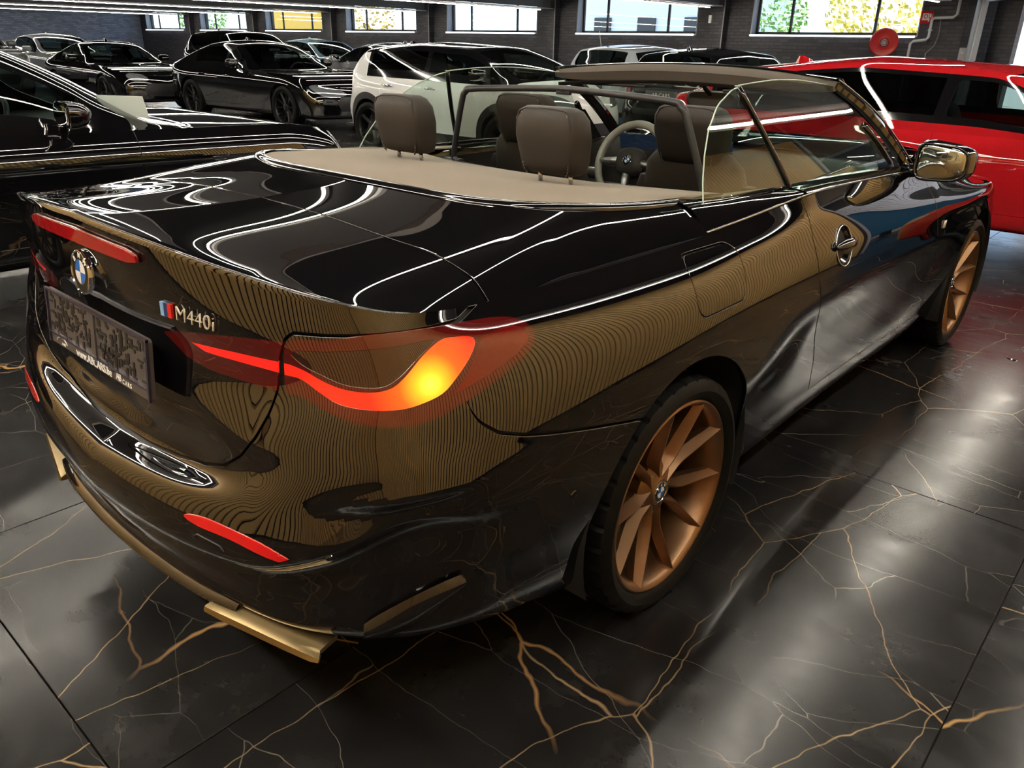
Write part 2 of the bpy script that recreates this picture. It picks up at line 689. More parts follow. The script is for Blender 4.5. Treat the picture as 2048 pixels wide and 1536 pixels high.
M['silver_text'] = mat('silver_text', (.72, .66, .54), .35, .35)
#--hero
PLAN = [(-1.085, 0), (-1.072, .3), (-1.028, .56), (-.955, .735), (-.83, .845), (-.61, .902), (-.36, .918), (0, .926), (.37, .920),
        (.84, .908), (1.5, .903), (2.1, .908), (2.5, .912), (2.85, .915), (3.2, .885), (3.45, .80), (3.62, .60), (3.70, .30), (3.72, 0)]
LV = [
    ({0: .310, 4: .315, 5: .26, 6: .22, 9: .17, 13: .17, 18: .17}, {0: .34, 4: .28, 5: .2, 6: .15, 9: .16, 14: .12, 18: .18}),
    ({0: .315, 3: .322, 4: .32, 5: .285, 6: .24, 8: .22, 9: .21, 12: .22, 14: .20, 18: .20}, {0: .06, 2: .06, 3: .07, 4: .06, 5: .06, 6: .06, 9: .08, 12: .07, 14: .03, 18: .03}),
    ({0: .36, 3: .40, 4: .42, 5: .42, 6: .38, 8: .33, 9: .31, 12: .31, 14: .3, 18: .32}, {0: .04, 3: .045, 4: .04, 5: .03, 6: .03, 7: .03, 9: .060, 12: .045, 14: .01, 18: .0}),
    ({0: .43, 2: .465, 3: .53, 4: .58, 5: .56, 6: .50, 8: .47, 9: .46, 12: .46, 18: .45}, {0: .035, 3: .04, 4: .022, 5: .010, 6: .008, 7: .004, 9: .040, 10: .04, 12: .015, 18: .0}),
    ({0: .455, 2: .50, 3: .57, 4: .63, 5: .62, 6: .60, 7: .58, 9: .58, 18: .55}, {0: -.004, 3: -.004, 4: 0, 6: .0, 7: .0, 8: .0, 9: .022, 11: .02, 12: .004, 18: .0}),
    ({0: .545, 2: .595, 3: .67, 4: .71, 5: .705, 7: .70, 9: .70, 18: .64}, {0: .010, 2: .012, 3: .014, 4: .008, 5: .004, 7: .0, 9: .0, 18: .01}),
    ({0: .572, 2: .630, 3: .705, 4: .735, 5: .73, 7: .73, 9: .735, 18: .67}, {0: .034, 1: .032, 2: .024, 3: .018, 4: .013, 5: .007, 7: .002, 9: .002, 18: .025}),
    ({0: .597, 1: .61, 2: .672, 3: .735, 4: .76, 5: .76, 7: .76, 9: .77, 18: .70}, {0: .088, 1: .080, 2: .046, 3: .025, 4: .020, 5: .010, 7: .004, 9: .004, 18: .04}),
    ({0: .70, 2: .74, 3: .79, 4: .81, 5: .82, 7: .82, 9: .83, 12: .78, 18: .74}, {0: .086, 1: .080, 2: .056, 3: .038, 4: .032, 5: .020, 7: .011, 9: .013, 12: .012, 18: .06}),
    ({0: .82, 2: .84, 3: .865, 4: .875, 5: .885, 7: .885, 9: .89, 12: .83, 18: .77}, {0: .102, 2: .086, 3: .062, 4: .048, 5: .038, 7: .028, 9: .030, 12: .03, 18: .10}),
    ({0: .94, 2: .94, 3: .94, 4: .945, 5: .945, 7: .945, 9: .955, 12: .88, 14: .82, 18: .80}, {0: .078, 2: .074, 3: .070, 4: .066, 5: .066, 7: .064, 9: .052, 12: .09, 18: .2}),
    ({0: 1.095, 1: 1.083, 2: 1.055, 3: 1.028, 4: 1.0, 5: .985, 7: .985, 8: .995, 9: 1.02, 10: 1.0, 11: .97, 12: .92, 13: .90, 14: .87, 16: .86, 18: .84}, {0: .066, 1: .068, 2: .078, 3: .082, 4: .09, 5: .112, 7: .122, 8: .112, 9: .085, 11: .10, 12: .16, 14: .2, 16: .25, 18: .30}),
]
# inner edge of the painted rear deck = edge of the fabric cover (x, half width, z) for stations 0..7.3
CLOTH = [(-.29, 0, 1.085), (-.286, .22, 1.084), (-.275, .42, 1.084), (-.235, .56, 1.086), (-.15, .64, 1.082), (-.03, .672, 1.072), (.10, .685, 1.062), (.22, .69, 1.054)]


def hero_lower(nu=560, nv=84):
    G, S, st = ring_surface(PLAN, LV, nu, nv, smooth=2)
    T = grid_tris(G.shape[0], nv, True)
    V = G.reshape(-1, 3)
    A = np.stack([np.repeat(S, nv), V[:, 2]], 1)
    s = Srf(V, T, A)
    if s.N[(nu // 2) * nv + nv // 2, 1] > 0:
        s = Srf(V, T[:, ::-1].copy(), A)
    # pressed shelf low on each rear corner: the skin below it steps inwards
    q, z = np.abs(A[:, 0]), V[:, 2]
    sm = lambda a, b, x: (lambda t: t * t * (3 - 2 * t))(np.clip((x - a) / (b - a), 0, 1))
    line = .672 + .05 * (q - .85)
    d = .020 * sm(.70, .80, q) * (1 - sm(.94, 1.06, q)) * (1 - sm(line - .020, line, z)) * sm(.50, line - .03, z)
    V = V - s.N * d[:, None]
    G = V.reshape(G.shape)
    s = Srf(V, s.T, A)
    return s, G, S, st


def hero_deck(G, S, st, x_end=.20, nw=60):
    """painted deck between the lower body's top edge and the fabric cover"""
    top = G[:len(st), -1]                      # right half, station order
    n = int(np.argmax((top[:, 0] > x_end) & (np.arange(len(top)) > 20)))
    out = top[:n + 1].copy()
    u = np.linspace(0, 1, n + 1)
    C = np.array(CLOTH) * [1, -1, 1]
    d = np.r_[0, np.cumsum(np.linalg.norm(np.diff(C, axis=0), axis=1))]
    ld = np.r_[0, np.cumsum(np.linalg.norm(np.diff(out, axis=0), axis=1))]
    # match arclengths: corner of the cover (knot 4) to the corner of the deck (station ~4.3)
    sc = np.interp(st[:n + 1], [0, 3.0, 4.4, st[n]], [0, d[3], d[4], d[-1]])
    sm = np.convolve(np.pad(sc, 25, mode='edge'), np.ones(51) / 51, 'valid')
    k = np.clip(np.minimum(np.arange(n + 1), n - np.arange(n + 1)) / 40.0, 0, 1)
    sc = sc * (1 - k) + sm * k
    inn = nspline(d, C, sc)
    inn[0, 1] = 0
    v = np.linspace(0, 1, nw)
    w = st[:n + 1] / 7.0
    cb = np.interp(w, [0, .42, .57, .7, 1.2], [-.020, -.014, .010, .016, .014])   # hollow in the middle, crowned at the shoulder
    dip = np.interp(w, [0, .3, .45, .57, .72], [.022, .022, .018, .006, 0])        # hollow just ahead of the spoiler lip
    cb = np.convolve(np.pad(cb, 20, mode='edge'), np.ones(41) / 41, 'valid')
    dip = np.convolve(np.pad(dip, 20, mode='edge'), np.ones(41) / 41, 'valid')
    R = out[:, None] * (1 - v)[None, :, None] + inn[:, None] * v[None, :, None]
    R[:, :, 2] += cb[:, None] * (4 * v * (1 - v))[None] - dip[:, None] * (6.2 * v * np.exp(-v * 6.5) * (1 - v))[None]
    F = np.concatenate([R[::1], (R[1:] * [1, -1, 1])[::-1]][::-1])
    F = np.concatenate([(R[1:] * [1, -1, 1])[::-1], R])
    V = F.reshape(-1, 3)
    T = grid_tris(F.shape[0], nw)
    A = np.stack([V[:, 0], V[:, 1]], 1)
    s = Srf(V, T, A)
    if s.N[:, 2].mean() < 0:
        s = Srf(V, T[:, ::-1].copy(), A)
    return s, F
#--endhero

# ------------------------------------------------------------------ the hall
def brick_mat(name, col, mortar, bump=.5, scale=1.0, var=.3, rough=.55, axis='YZ', row=.075, length=.24):
    m = mat(name, col, rough)
    k = NT(m)
    tc = k.n('ShaderNodeTexCoord')
    sp = k.n('ShaderNodeSeparateXYZ'); k.l(tc.outputs['Object'], sp.inputs[0])
    cb = k.n('ShaderNodeCombineXYZ')
    k.l(sp.outputs[{'Y': 1, 'X': 0}[axis[0]]], cb.inputs[0]); k.l(sp.outputs[2], cb.inputs[1])
    br = k.n('ShaderNodeTexBrick', i_Scale=1.0)
    br.inputs['Brick Width'].default_value = length; br.inputs['Row Height'].default_value = row
    br.inputs['Mortar Size'].default_value = .010; br.inputs['Mortar Smooth'].default_value = .3
    br.inputs['Color1'].default_value = (*[c * (1 - var) for c in col], 1); br.inputs['Color2'].default_value = (*[c * (1 + var) for c in col], 1)
    br.inputs['Mortar'].default_value = (*mortar, 1)
    k.l(cb.outputs[0], br.inputs['Vector'])
    k.l(br.outputs['Color'], k.b.inputs['Base Color'])
    inv = k.math('SUBTRACT', 1.0, br.outputs['Fac'])
    no = k.n('ShaderNodeTexNoise', i_Scale=14.0, i_Detail=4.0); k.l(tc.outputs['Object'], no.inputs['Vector'])
    h = k.math('ADD', inv, k.math('MULTIPLY', no.outputs[0], .4))
    bp = k.n('ShaderNodeBump', i_Strength=bump, i_Distance=.012)
    k.l(h, bp.inputs['Height']); k.l(bp.outputs[0], k.b.inputs['Normal'])
    return m


def marble_mat():
    """near-black polished stone slab with rust-gold veins and wiped-dry smears"""
    m = mat('black_marble', (.012, .012, .0125), .2, spec=.38)
    k = NT(m)
    geo = k.n('ShaderNodeTexCoord')
    oi = k.n('ShaderNodeObjectInfo')
    mul = k.n('ShaderNodeVectorMath', operation='SCALE'); mul.inputs['Scale'].default_value = 37.0
    cmb = k.n('ShaderNodeCombineXYZ')
    for i in range(3):
        k.l(oi.outputs['Random'], cmb.inputs[i])
    k.l(cmb.outputs[0], mul.inputs[0])
    add = k.n('ShaderNodeVectorMath', operation='ADD')
    k.l(geo.outputs['Object'], add.inputs[0]); k.l(mul.outputs[0], add.inputs[1])
    P = add.outputs[0]
    def warp(scale, amt, det=4.0):
        n = k.n('ShaderNodeTexNoise', i_Scale=scale, i_Detail=det, i_Roughness=.6); k.l(P, n.inputs['Vector'])
        s = k.n('ShaderNodeVectorMath', operation='SUBTRACT'); k.l(n.outputs['Color'], s.inputs[0]); s.inputs[1].default_value = (.5, .5, .5)
        s2 = k.n('ShaderNodeVectorMath', operation='SCALE'); k.l(s.outputs[0], s2.inputs[0]); s2.inputs['Scale'].default_value = amt
        a = k.n('ShaderNodeVectorMath', operation='ADD'); k.l(P, a.inputs[0]); k.l(s2.outputs[0], a.inputs[1])
        return a.outputs[0]
    def veins(scale, wamt, w0, w1, stretch=(1, 1, 1)):
        mp = k.n('ShaderNodeMapping'); mp.inputs['Scale'].default_value = stretch
        k.l(warp(2.6, wamt, 3.5), mp.inputs['Vector'])
        v = k.n('ShaderNodeTexVoronoi', feature='DISTANCE_TO_EDGE', i_Scale=scale); k.l(mp.outputs[0], v.inputs['Vector'])
        return k.ramp(v.outputs['Distance'], [(0, (1, 1, 1)), (w0, (.8, .8, .8)), (w1, (0, 0, 0))]).outputs[0]
    def mask(scale, lo, hi):
        n = k.n('ShaderNodeTexNoise', i_Scale=scale, i_Detail=2.0); k.l(P, n.inputs['Vector'])
        return k.ramp(n.outputs[0], [(lo, (0, 0, 0)), (hi, (1, 1, 1))]).outputs[0]
    v1 = k.math('MULTIPLY', veins(.95, .13, .0010, .0027, (1, .6, 1)), mask(.9, .44, .56))
    v2 = k.math('MULTIPLY', veins(1.7, .11, .0008, .0022, (.6, 1.3, 1)), mask(1.3, .38, .55))
    v3 = k.math('MULTIPLY', veins(3.2, .10, .0010, .0034, (1.5, .5, 1)), mask(1.8, .42, .62))
    cl = k.n('ShaderNodeTexNoise', i_Scale=5.0, i_Detail=5.0, i_Roughness=.65); k.l(P, cl.inputs['Vector'])
    base = k.ramp(cl.outputs[0], [(.3, (.0065, .0065, .007)), (.55, (.0125, .0125, .0130)), (.8, (.026, .026, .026))])
    c = k.mix(v3, base.outputs[0], (.20, .18, .15))
    c = k.mix(v2, c, (.32, .22, .125))
    c = k.mix(v1, c, (.40, .235, .10))
    k.l(c, k.b.inputs['Base Color'])
    # polish: cloudy smears
    W = k.n('ShaderNodeNewGeometry')
    sm = k.n('ShaderNodeTexNoise', i_Scale=2.2, i_Detail=3.0, i_Roughness=.6, i_Distortion=1.0); k.l(W.outputs['Position'], sm.inputs['Vector'])
    mpw = k.n('ShaderNodeMapping'); mpw.inputs['Scale'].default_value = (14, 3, 1); mpw.inputs['Rotation'].default_value = (0, 0, .7)
    k.l(W.outputs['Position'], mpw.inputs['Vector'])
    st = k.n('ShaderNodeTexNoise', i_Scale=1.5, i_Detail=5.0, i_Roughness=.7); k.l(mpw.outputs[0], st.inputs['Vector'])
    r = k.ramp(sm.outputs[0], [(.30, (.17, .17, .17)), (.52, (.22, .22, .22)), (.72, (.30, .30, .30))])
    r2 = k.math('ADD', r.outputs[0], k.math('MULTIPLY', k.math('SUBTRACT', st.outputs[0], .5), .16))
    k.l(r2, k.b.inputs['Roughness'])
    hh = k.math('ADD', k.math('MULTIPLY', st.outputs[0], .5), sm.outputs[0])
    bp = k.n('ShaderNodeBump', i_Strength=.02, i_Distance=.01); k.l(hh, bp.inputs['Height']); k.l(bp.outputs[0], k.b.inputs['Normal'])
    return m


M['marble'] = marble_mat()
M['grout'] = mat('grout', (.018, .017, .016), .7)
M['brick_dark'] = brick_mat('dark_painted_brick', (.070, .068, .080), (.048, .047, .056), .6)
M['brick_bluelit'] = brick_mat('blue_lit_brick', (.28, .34, .48), (.19, .23, .33), .6, axis='XZ')  # bluish window light is put into this brick's base colour
M['brick_white'] = brick_mat('white_brick', (.78, .74, .70), (.30, .10, .08), .3, var=.1, axis='YZ', row=.16, length=.42)
M['white_paint'] = mat('white_paint', (.72, .73, .75), .5)
M['grey_paint'] = mat('grey_paint', (.36, .36, .38), .5)
M['ceiling'] = mat('ceiling_dark', (.035, .034, .033), .8)
M['frame_dark'] = mat('window_frame_dark', (.05, .05, .052), .5)
M['sill'] = mat('sill_white', (.80, .82, .84), .45)
M['reveal'] = mat('reveal_blue_white', (.50, .56, .66), .6)
M['slat'] = mat('tan_slat', (.72, .46, .17), .5)
M['slat_back'] = mat('slat_backing', (.020, .009, .006), .8)
M['led'] = mat('led_tube', (.9, .9, .9), .4, emit=(1.0, .92, .78), estr=62.0)
M['sill_led'] = mat('sill_led', (.9, .9, .9), .4, emit=(.92, .97, 1.0), estr=3.0)
M['red_enamel'] = mat('red_enamel', (.62, .008, .014), .25, coat=.6)
M['beam_paint'] = mat('beam_paint', (.17, .17, .18), .5)
M['added_wash'] = mat('added_wash', (.9, .9, .9), .4, emit=(1.0, .90, .74), estr=95.0)  # glow of the added lamp that brightens the slats
M['cream'] = mat('cream_steel', (.55, .48, .38), .45)
M['galv'] = mat('galvanised', (.55, .57, .58), .4, .6)


def structure(o):
    o['kind'] = 'structure'
    return o


LED_Y = [-2.02 + 5.4 * k for k in range(8)]
XB = 18.0
Z_CEIL = 2.95


def build_room():
    # floor of large slabs
    fl = structure(box('floor', (5.5, 18, -.030), (13.5, 26, .010), M['grout']))
    tl, tw, g = 2.4, 1.2, .0016
    a, b = tl / 2 - g, tw / 2 - g
    V = [(-a, -b, -.012), (a, -b, -.012), (a, b, -.012), (-a, b, -.012), (-a, -b, -.0012), (a, -b, -.0012), (a, b, -.0012), (-a, b, -.0012),
         (-a + .0012, -b + .0012, 0), (a - .0012, -b + .0012, 0), (a - .0012, b - .0012, 0), (-a + .0012, b - .0012, 0)]
    F = [(0, 1, 5, 4), (1, 2, 6, 5), (2, 3, 7, 6), (3, 0, 4, 7), (4, 5, 9, 8), (5, 6, 10, 9), (6, 7, 11, 10), (7, 4, 8, 11), (8, 9, 10, 11)]
    me = mesh(V, F, False); me.materials.append(M['marble'])
    x0, y0 = -1.285 - 1.2, -1.62 - .6          # a slab centre
    far = []
    for i in range(-2, 8):
        for j in range(-3, 34):
            cx, cy = x0 + 2.4 * i + 2.4 * 1, y0 + 1.2 * j + 1.2
            near = math.hypot(cx + 1.6, cy + 1.75) < 14.5
            if near and i >= -1:
                o = link('tile', me, None, fl); o.location = (cx, cy, 0)
            else:
                far.append((cx, cy))
    vf = [([(v[0] + cx, v[1] + cy, v[2]) for v in V], F) for cx, cy in far]
    link('far_tiles', mesh(*join_vf(vf), False), M['marble'], fl, kind='stuff')
    # ceiling and beams
    structure(box('ceiling', (5.5, 18, Z_CEIL + .05), (13.5, 26, .05), M['ceiling']))
    for i, y in enumerate(LED_Y):
        x1 = XB - .25
        if y < 0:
            x1 = 9.5
        elif y < 5:
            x1 = 17.0
        L = (x1 + 2.2) / 2; cx = x1 - L
        t = structure(box('trim_%d' % (i + 1), (cx, y, 2.66), (L, .012, .26), M['beam_paint']))
        box('lower_flange', (cx, y, 2.372), (L, .11, .014), M['white_paint'], t)
        box('upper_flange', (cx, y, 2.90), (L, .11, .014), M['white_paint'], t)
        lt = thing('strip_light', 'thin glowing strip light under the white roof beam, %s' % ['nearest the slatted side wall', 'next to the red fire hose reel', 'left of the yellow-foliage window', 'fourth beam from the right', 'fifth beam from the right', 'sixth beam from the right', 'second beam from the blue-lit wall', 'closest to the blue-lit wall'][i], 'lamp', 'strip lights under the roof beams')
        box('housing', (cx - .1, y, 2.345), (L - .35, .024, .012), M['white_paint'], lt)
        box('tube', (cx - .1, y, 2.326), (L - .36, .020, .007), M['led'], lt, .004)
    for i, (y, z) in enumerate(((-.35, 2.93), (1.25, 2.93), (6.0, 2.93), (11.4, 2.93))):
        lt = thing('ceiling_strip', 'slim glowing strip light on the ceiling %s' % ['above the right side of the black convertible', 'above the left side of the black convertible', 'above the row of the white crossover', 'above the black five-door fastback'][i], 'lamp', 'strip lights on the ceiling')
        box('housing', (4.4, y, z), (6.4, .03, .012), M['white_paint'], lt)
        box('tube', (4.4, y, z - .016), (6.38, .020, .004), M['led'], lt, .003)
    for i, (x, y, ly) in enumerate(((-2.55, 4.2, 6.2),)):
        lt = thing('added_wall_light', 'long glowing strip light added to brighten the tan slatted wall behind the camera', 'lamp')  # added lamp out of view, only there to brighten the slatted wall
        box('housing', (x, y, 2.92), (.05, ly, .02), M['white_paint'], lt)
        box('tube', (x, y, 2.885), (.035, ly - .02, .016), M['added_wash'], lt, .003)
    # back wall with the window band
    wb = structure(box('wall_back', (XB + .2, 21.6, .855), (.2, 19.4, .855), M['brick_dark']))
    edges = []
    for k in range(7):
        ya, yb = 4.07 + 5.4 * k, 7.97 + 5.4 * k
        edges.append((ya, yb))
        lo = 2.2 if k == 0 else 7.97 + 5.4 * (k - 1)
        box('pier', (XB + .2, (lo + ya) / 2, 2.33), (.2, (ya - lo) / 2, .62), M['brick_dark'], wb)
    box('pier', (XB + .2, 40.7, 2.33), (.2, .33, .62), M['brick_dark'], wb)
    for k in range(8):
        y = 8.78 + 5.4 * (k - 1)
        if y > 4:
            box('pilaster', (XB - .10, y, 1.475), (.10, .16, 1.475), M['brick_dark'], wb)
            box('pilaster_edge', (XB - .21, y - .15, 1.475), (.012, .012, 1.47), M['grey_paint'], wb)
    for k, (ya, yb) in enumerate(edges):
        w = thing('window_%d' % (k + 1), '', 'window'); del w['label']; del w['category']
        w['kind'] = 'structure'
        xg = XB + .26
        box('window_sill', (XB + .10, (ya + yb) / 2, 1.725), (.18, (yb - ya) / 2 - .002, .016), M['sill'], w, .006)
        box('sill_light', (XB - .088, (ya + yb) / 2, 1.722), (.008, (yb - ya) / 2 - .03, .020), M['sill_led'], w, .004)
        for y in (ya + .01, yb - .01):
            box('window_reveal', (XB + .13, y, 2.34), (.135, .012, .60), M['reveal'], w)
        f1, f2 = ya + (yb - ya) * .26, ya + (yb - ya) * .77
        for y in (ya + .05, f1, f2, yb - .05):
            box('mullion', (xg, y, 2.34), (.025, .028, .60), M['frame_dark'], w)
        for z in (1.77, 2.93):
            box('frame_rail', (xg, (ya + yb) / 2, z), (.025, (yb - ya) / 2, .035), M['frame_dark'], w)
        for p, q in ((ya + .08, f1 - .03), (f1 + .03, f2 - .03), (f2 + .03, yb - .08)):
            box('pane', (xg, (p + q) / 2, 2.35), (.003, (q - p) / 2 + .01, .57), M['window_glass'], w)
    # other walls
    wl = structure(box('wall_left', (6.5, 41.2, 1.475), (12, .2, 1.475), M['brick_bluelit']))
    structure(box('wall_rear', (-6.7, 26.5, 1.475), (.2, 14.5, 1.475), M['grey_paint']))
    # tan slatted walls behind and to the right of the photographer
    wr = structure(box('wall_slatted_rear', (-3.20, 4.9, 1.475), (.02, 7.7, 1.475), M['slat_back']))
    V, F = box_vf((0, 0, 0), (.014, .043, 1.22))
    me = mesh(V, F, False); me.materials.append(M['slat'])
    for i in range(127):
        o = link('slat', me, None, wr); o.location = (-3.166, -2.70 + i * .12, 1.24)
    ws = structure(box('wall_slatted_right', (1.74, -2.80, 1.475), (4.93, .02, 1.475), M['slat_back']))
    V, F = box_vf((0, 0, 0), (.021, .012, 1.22))
    me = mesh(V, F, False); me.materials.append(M['slat'])
    for i in range(161):
        o = link('slat', me, None, ws); o.location = (-3.10 + i * .06, -2.768, 1.24)
    structure(box('wall_right_return', (6.7, -4.1, 1.475), (.1, 1.3, 1.475), M['grey_paint']))
    # oblique gate wall at the right: corner (18, 3.2) running towards (4.6, -6.85)
    d = Vector((-.8, -.6, 0)); nrm = Vector((.6, -.8, 0))
    c0 = Vector((18.0, 3.2, 0)); ang = math.atan2(d.y, d.x)
    wg = thing('wall_gate', '', ''); del wg['label']; del wg['category']; wg['kind'] = 'structure'
    def wbox(name, t0, t1, z0, z1, th, m, par=None, off=0.0, bev=0.0):
        p = c0 + d * ((t0 + t1) / 2) + nrm * (th + off)
        return box(name, (p.x, p.y, (z0 + z1) / 2), ((t1 - t0) / 2, th, (z1 - z0) / 2), m, par or wg, bev, rot=Matrix.Rotation(ang, 3, 'Z'))
    wbox('brick_pier', 0, .62, 0, 2.95, .15, M['brick_dark'])
    wbox('brick_pier', 6.6, 7.6, 0, 2.95, .15, M['brick_dark'])
    wbox('lintel', .6, 6.62, 2.50, 2.95, .15, M['cream'])
    wbox('lintel', 7.6, 14.1, 2.50, 2.95, .15, M['cream'])
    for i, (t0, t1) in enumerate(((.62, 6.6), (7.6, 14.1))):
        g_ = thing('door_%d' % (i + 1), '', ''); del g_['label']; del g_['category']; g_['kind'] = 'structure'
        for t in (t0, t1 - .14):
            wbox('gate_post', t, t + .07, 0, 2.52, .09, M['galv'], g_, -.10)
            wbox('gate_track', t + .075, t + .14, 0, 2.50, .05, M['white_paint'], g_, -.04)
        wbox('gate_header', t0, t1, 2.44, 2.52, .06, M['cream'], g_, -.08)
        wbox('gate_rail', t0, t1, 2.36, 2.42, .04, M['galv'], g_, -.02)


M['window_glass'] = glass_mat('window_glass', (.92, .96, .97))
build_room()
# ------------------------------------------------------------------ the hero car
def leather(name, col):
    m = mat(name, col, .55, spec=.3)
    k = NT(m)
    tc = k.n('ShaderNodeTexCoord')
    vo = k.n('ShaderNodeTexVoronoi', i_Scale=420.0)
    k.l(tc.outputs['Object'], vo.inputs['Vector'])
    bp = k.n('ShaderNodeBump', i_Strength=.18, i_Distance=.001)
    k.l(vo.outputs['Distance'], bp.inputs['Height']); k.l(bp.outputs[0], k.b.inputs['Normal'])
    return m


def fabric(name, col, scale=900):
    m = mat(name, col, .9, spec=.15, sheen=.2)
    k = NT(m)
    tc = k.n('ShaderNodeTexCoord')
    no = k.n('ShaderNodeTexNoise', i_Scale=float(scale), i_Detail=2.0)
    k.l(tc.outputs['Object'], no.inputs['Vector'])
    r = k.ramp(no.outputs[0], [(.3, tuple(c * .72 for c in col)), (.7, tuple(c * 1.15 for c in col))])
    k.l(r.outputs[0], k.b.inputs['Base Color'])
    bp = k.n('ShaderNodeBump', i_Strength=.25, i_Distance=.001)
    k.l(no.outputs[0], bp.inputs['Height']); k.l(bp.outputs[0], k.b.inputs['Normal'])
    return m


M['leather'] = leather('mocha_leather', (.024, .0195, .0155))
M['leather_dark'] = leather('dark_leather', (.016, .013, .012))
M['cover'] = fabric('cover_fabric', (.135, .108, .078))
M['headliner'] = fabric('headliner_fabric', (.075, .063, .050))
M['lens_dark'] = mat('smoked_lens', (.05, .004, .004), .05, coat=1.0, emit=(1, .015, .01), estr=.020)
M['lens_red'] = mat('red_lens', (.10, .003, .003), .08, coat=1.0, emit=(1, .02, .01), estr=.010)
M['lens_smoke'] = mat('lens_smoke', (.028, .010, .006), .04, coat=1.0)
M['brake_red'] = mat('brake_red', (.30, .006, .008), .1, coat=1.0, emit=(1, .01, .02), estr=.05)
M['reflector'] = mat('reflector_red', (.50, .006, .008), .15, coat=1.0, emit=(1, .02, .01), estr=.10)
M['gold_metal'] = mat('brass_metal', (.30, .225, .115), .33, 1.0)


def glow_mat(name, hot):
    m = mat(name, (.25, .004, .002), .06, coat=1.0)
    k = NT(m)
    tc = k.n('ShaderNodeTexCoord')
    vm = k.n('ShaderNodeVectorMath', operation='DISTANCE')
    vm.inputs[1].default_value = hot
    k.l(tc.outputs['Object'], vm.inputs[0])
    r = k.ramp(vm.outputs['Value'], [(0.0, (1.0, .72, .06)), (.022, (1.0, .45, .015)), (.055, (1.0, .12, .008)), (.11, (1.0, .022, .008)), (1, (1.0, .016, .010))])
    st = k.ramp(vm.outputs['Value'], [(0.0, (1, 1, 1)), (.06, (.62, .62, .62)), (.16, (.5, .5, .5)), (1, (.5, .5, .5))])
    k.l(r.outputs[0], k.b.inputs['Emission Color'])
    k.l(k.math('MULTIPLY', st.outputs[0], 1.9), k.b.inputs['Emission Strength'])
    return m


TL_OUT = smooth_poly([(.666, .952), (.746, .958), (.833, .968), (.916, .971), (.997, .970), (1.102, .966), (1.17, .958), (1.205, .940), (1.210, .917), (1.187, .896), (1.136, .876), (1.063, .850), (1.002, .830), (.953, .816), (.892, .810), (.826, .816), (.766, .829), (.716, .843), (.672, .850), (.640, .849), (.642, .90)], 4)
TL_IN = [(.276, .893), (.33, .906), (.387, .915), (.513, .934), (.70, .953), (.66, .846), (.532, .843), (.412, .842), (.341, .852)]
GLOW_OUT = smooth_poly([(.640, .905), (.69, .900), (.735, .886), (.779, .876), (.820, .872), (.855, .8725), (.884, .879), (.911, .897), (.952, .930), (.995, .950), (1.03, .950), (1.061, .946), (1.071, .937), (1.051, .912), (1.009, .877), (.982, .859), (.941, .847), (.895, .840), (.834, .841), (.775, .848), (.73, .863), (.68, .881), (.638, .882)], 4)
GLOW_IN = [(.337, .889), (.416, .895), (.507, .901), (.640, .906), (.634, .882), (.506, .881), (.414, .879), (.344, .881)]
TL_SMOKE = smooth_poly([(.664, .932), (.745, .939), (.832, .945), (.913, .950), (.984, .952), (.943, .927), (.904, .898), (.871, .881), (.836, .878), (.785, .882), (.738, .894), (.690, .908)], 3)
TL_REFLEX = [(1.086, .941), (1.161, .947), (1.190, .938), (1.196, .917), (1.157, .897), (1.086, .876), (1.00, .853), (1.03, .878)]
LID = [(-.001, 1.3), (1.125, 1.3), (1.118, .99), (1.05, .972), (.676, .966), (.655, .953), (.628, .90), (.618, .852), (.597, .80), (.567, .749), (.52, .698), (.46, .658), (.38, .632), (.28, .614), (.14, .600), (-.001, .594)]
REFL = smooth_poly([(.389, .547), (.418, .559), (.488, .566), (.604, .562), (.661, .551), (.688, .538), (.62, .539), (.524, .546), (.435, .543)], 3)
ARCH_R = .385
GAP = .0038


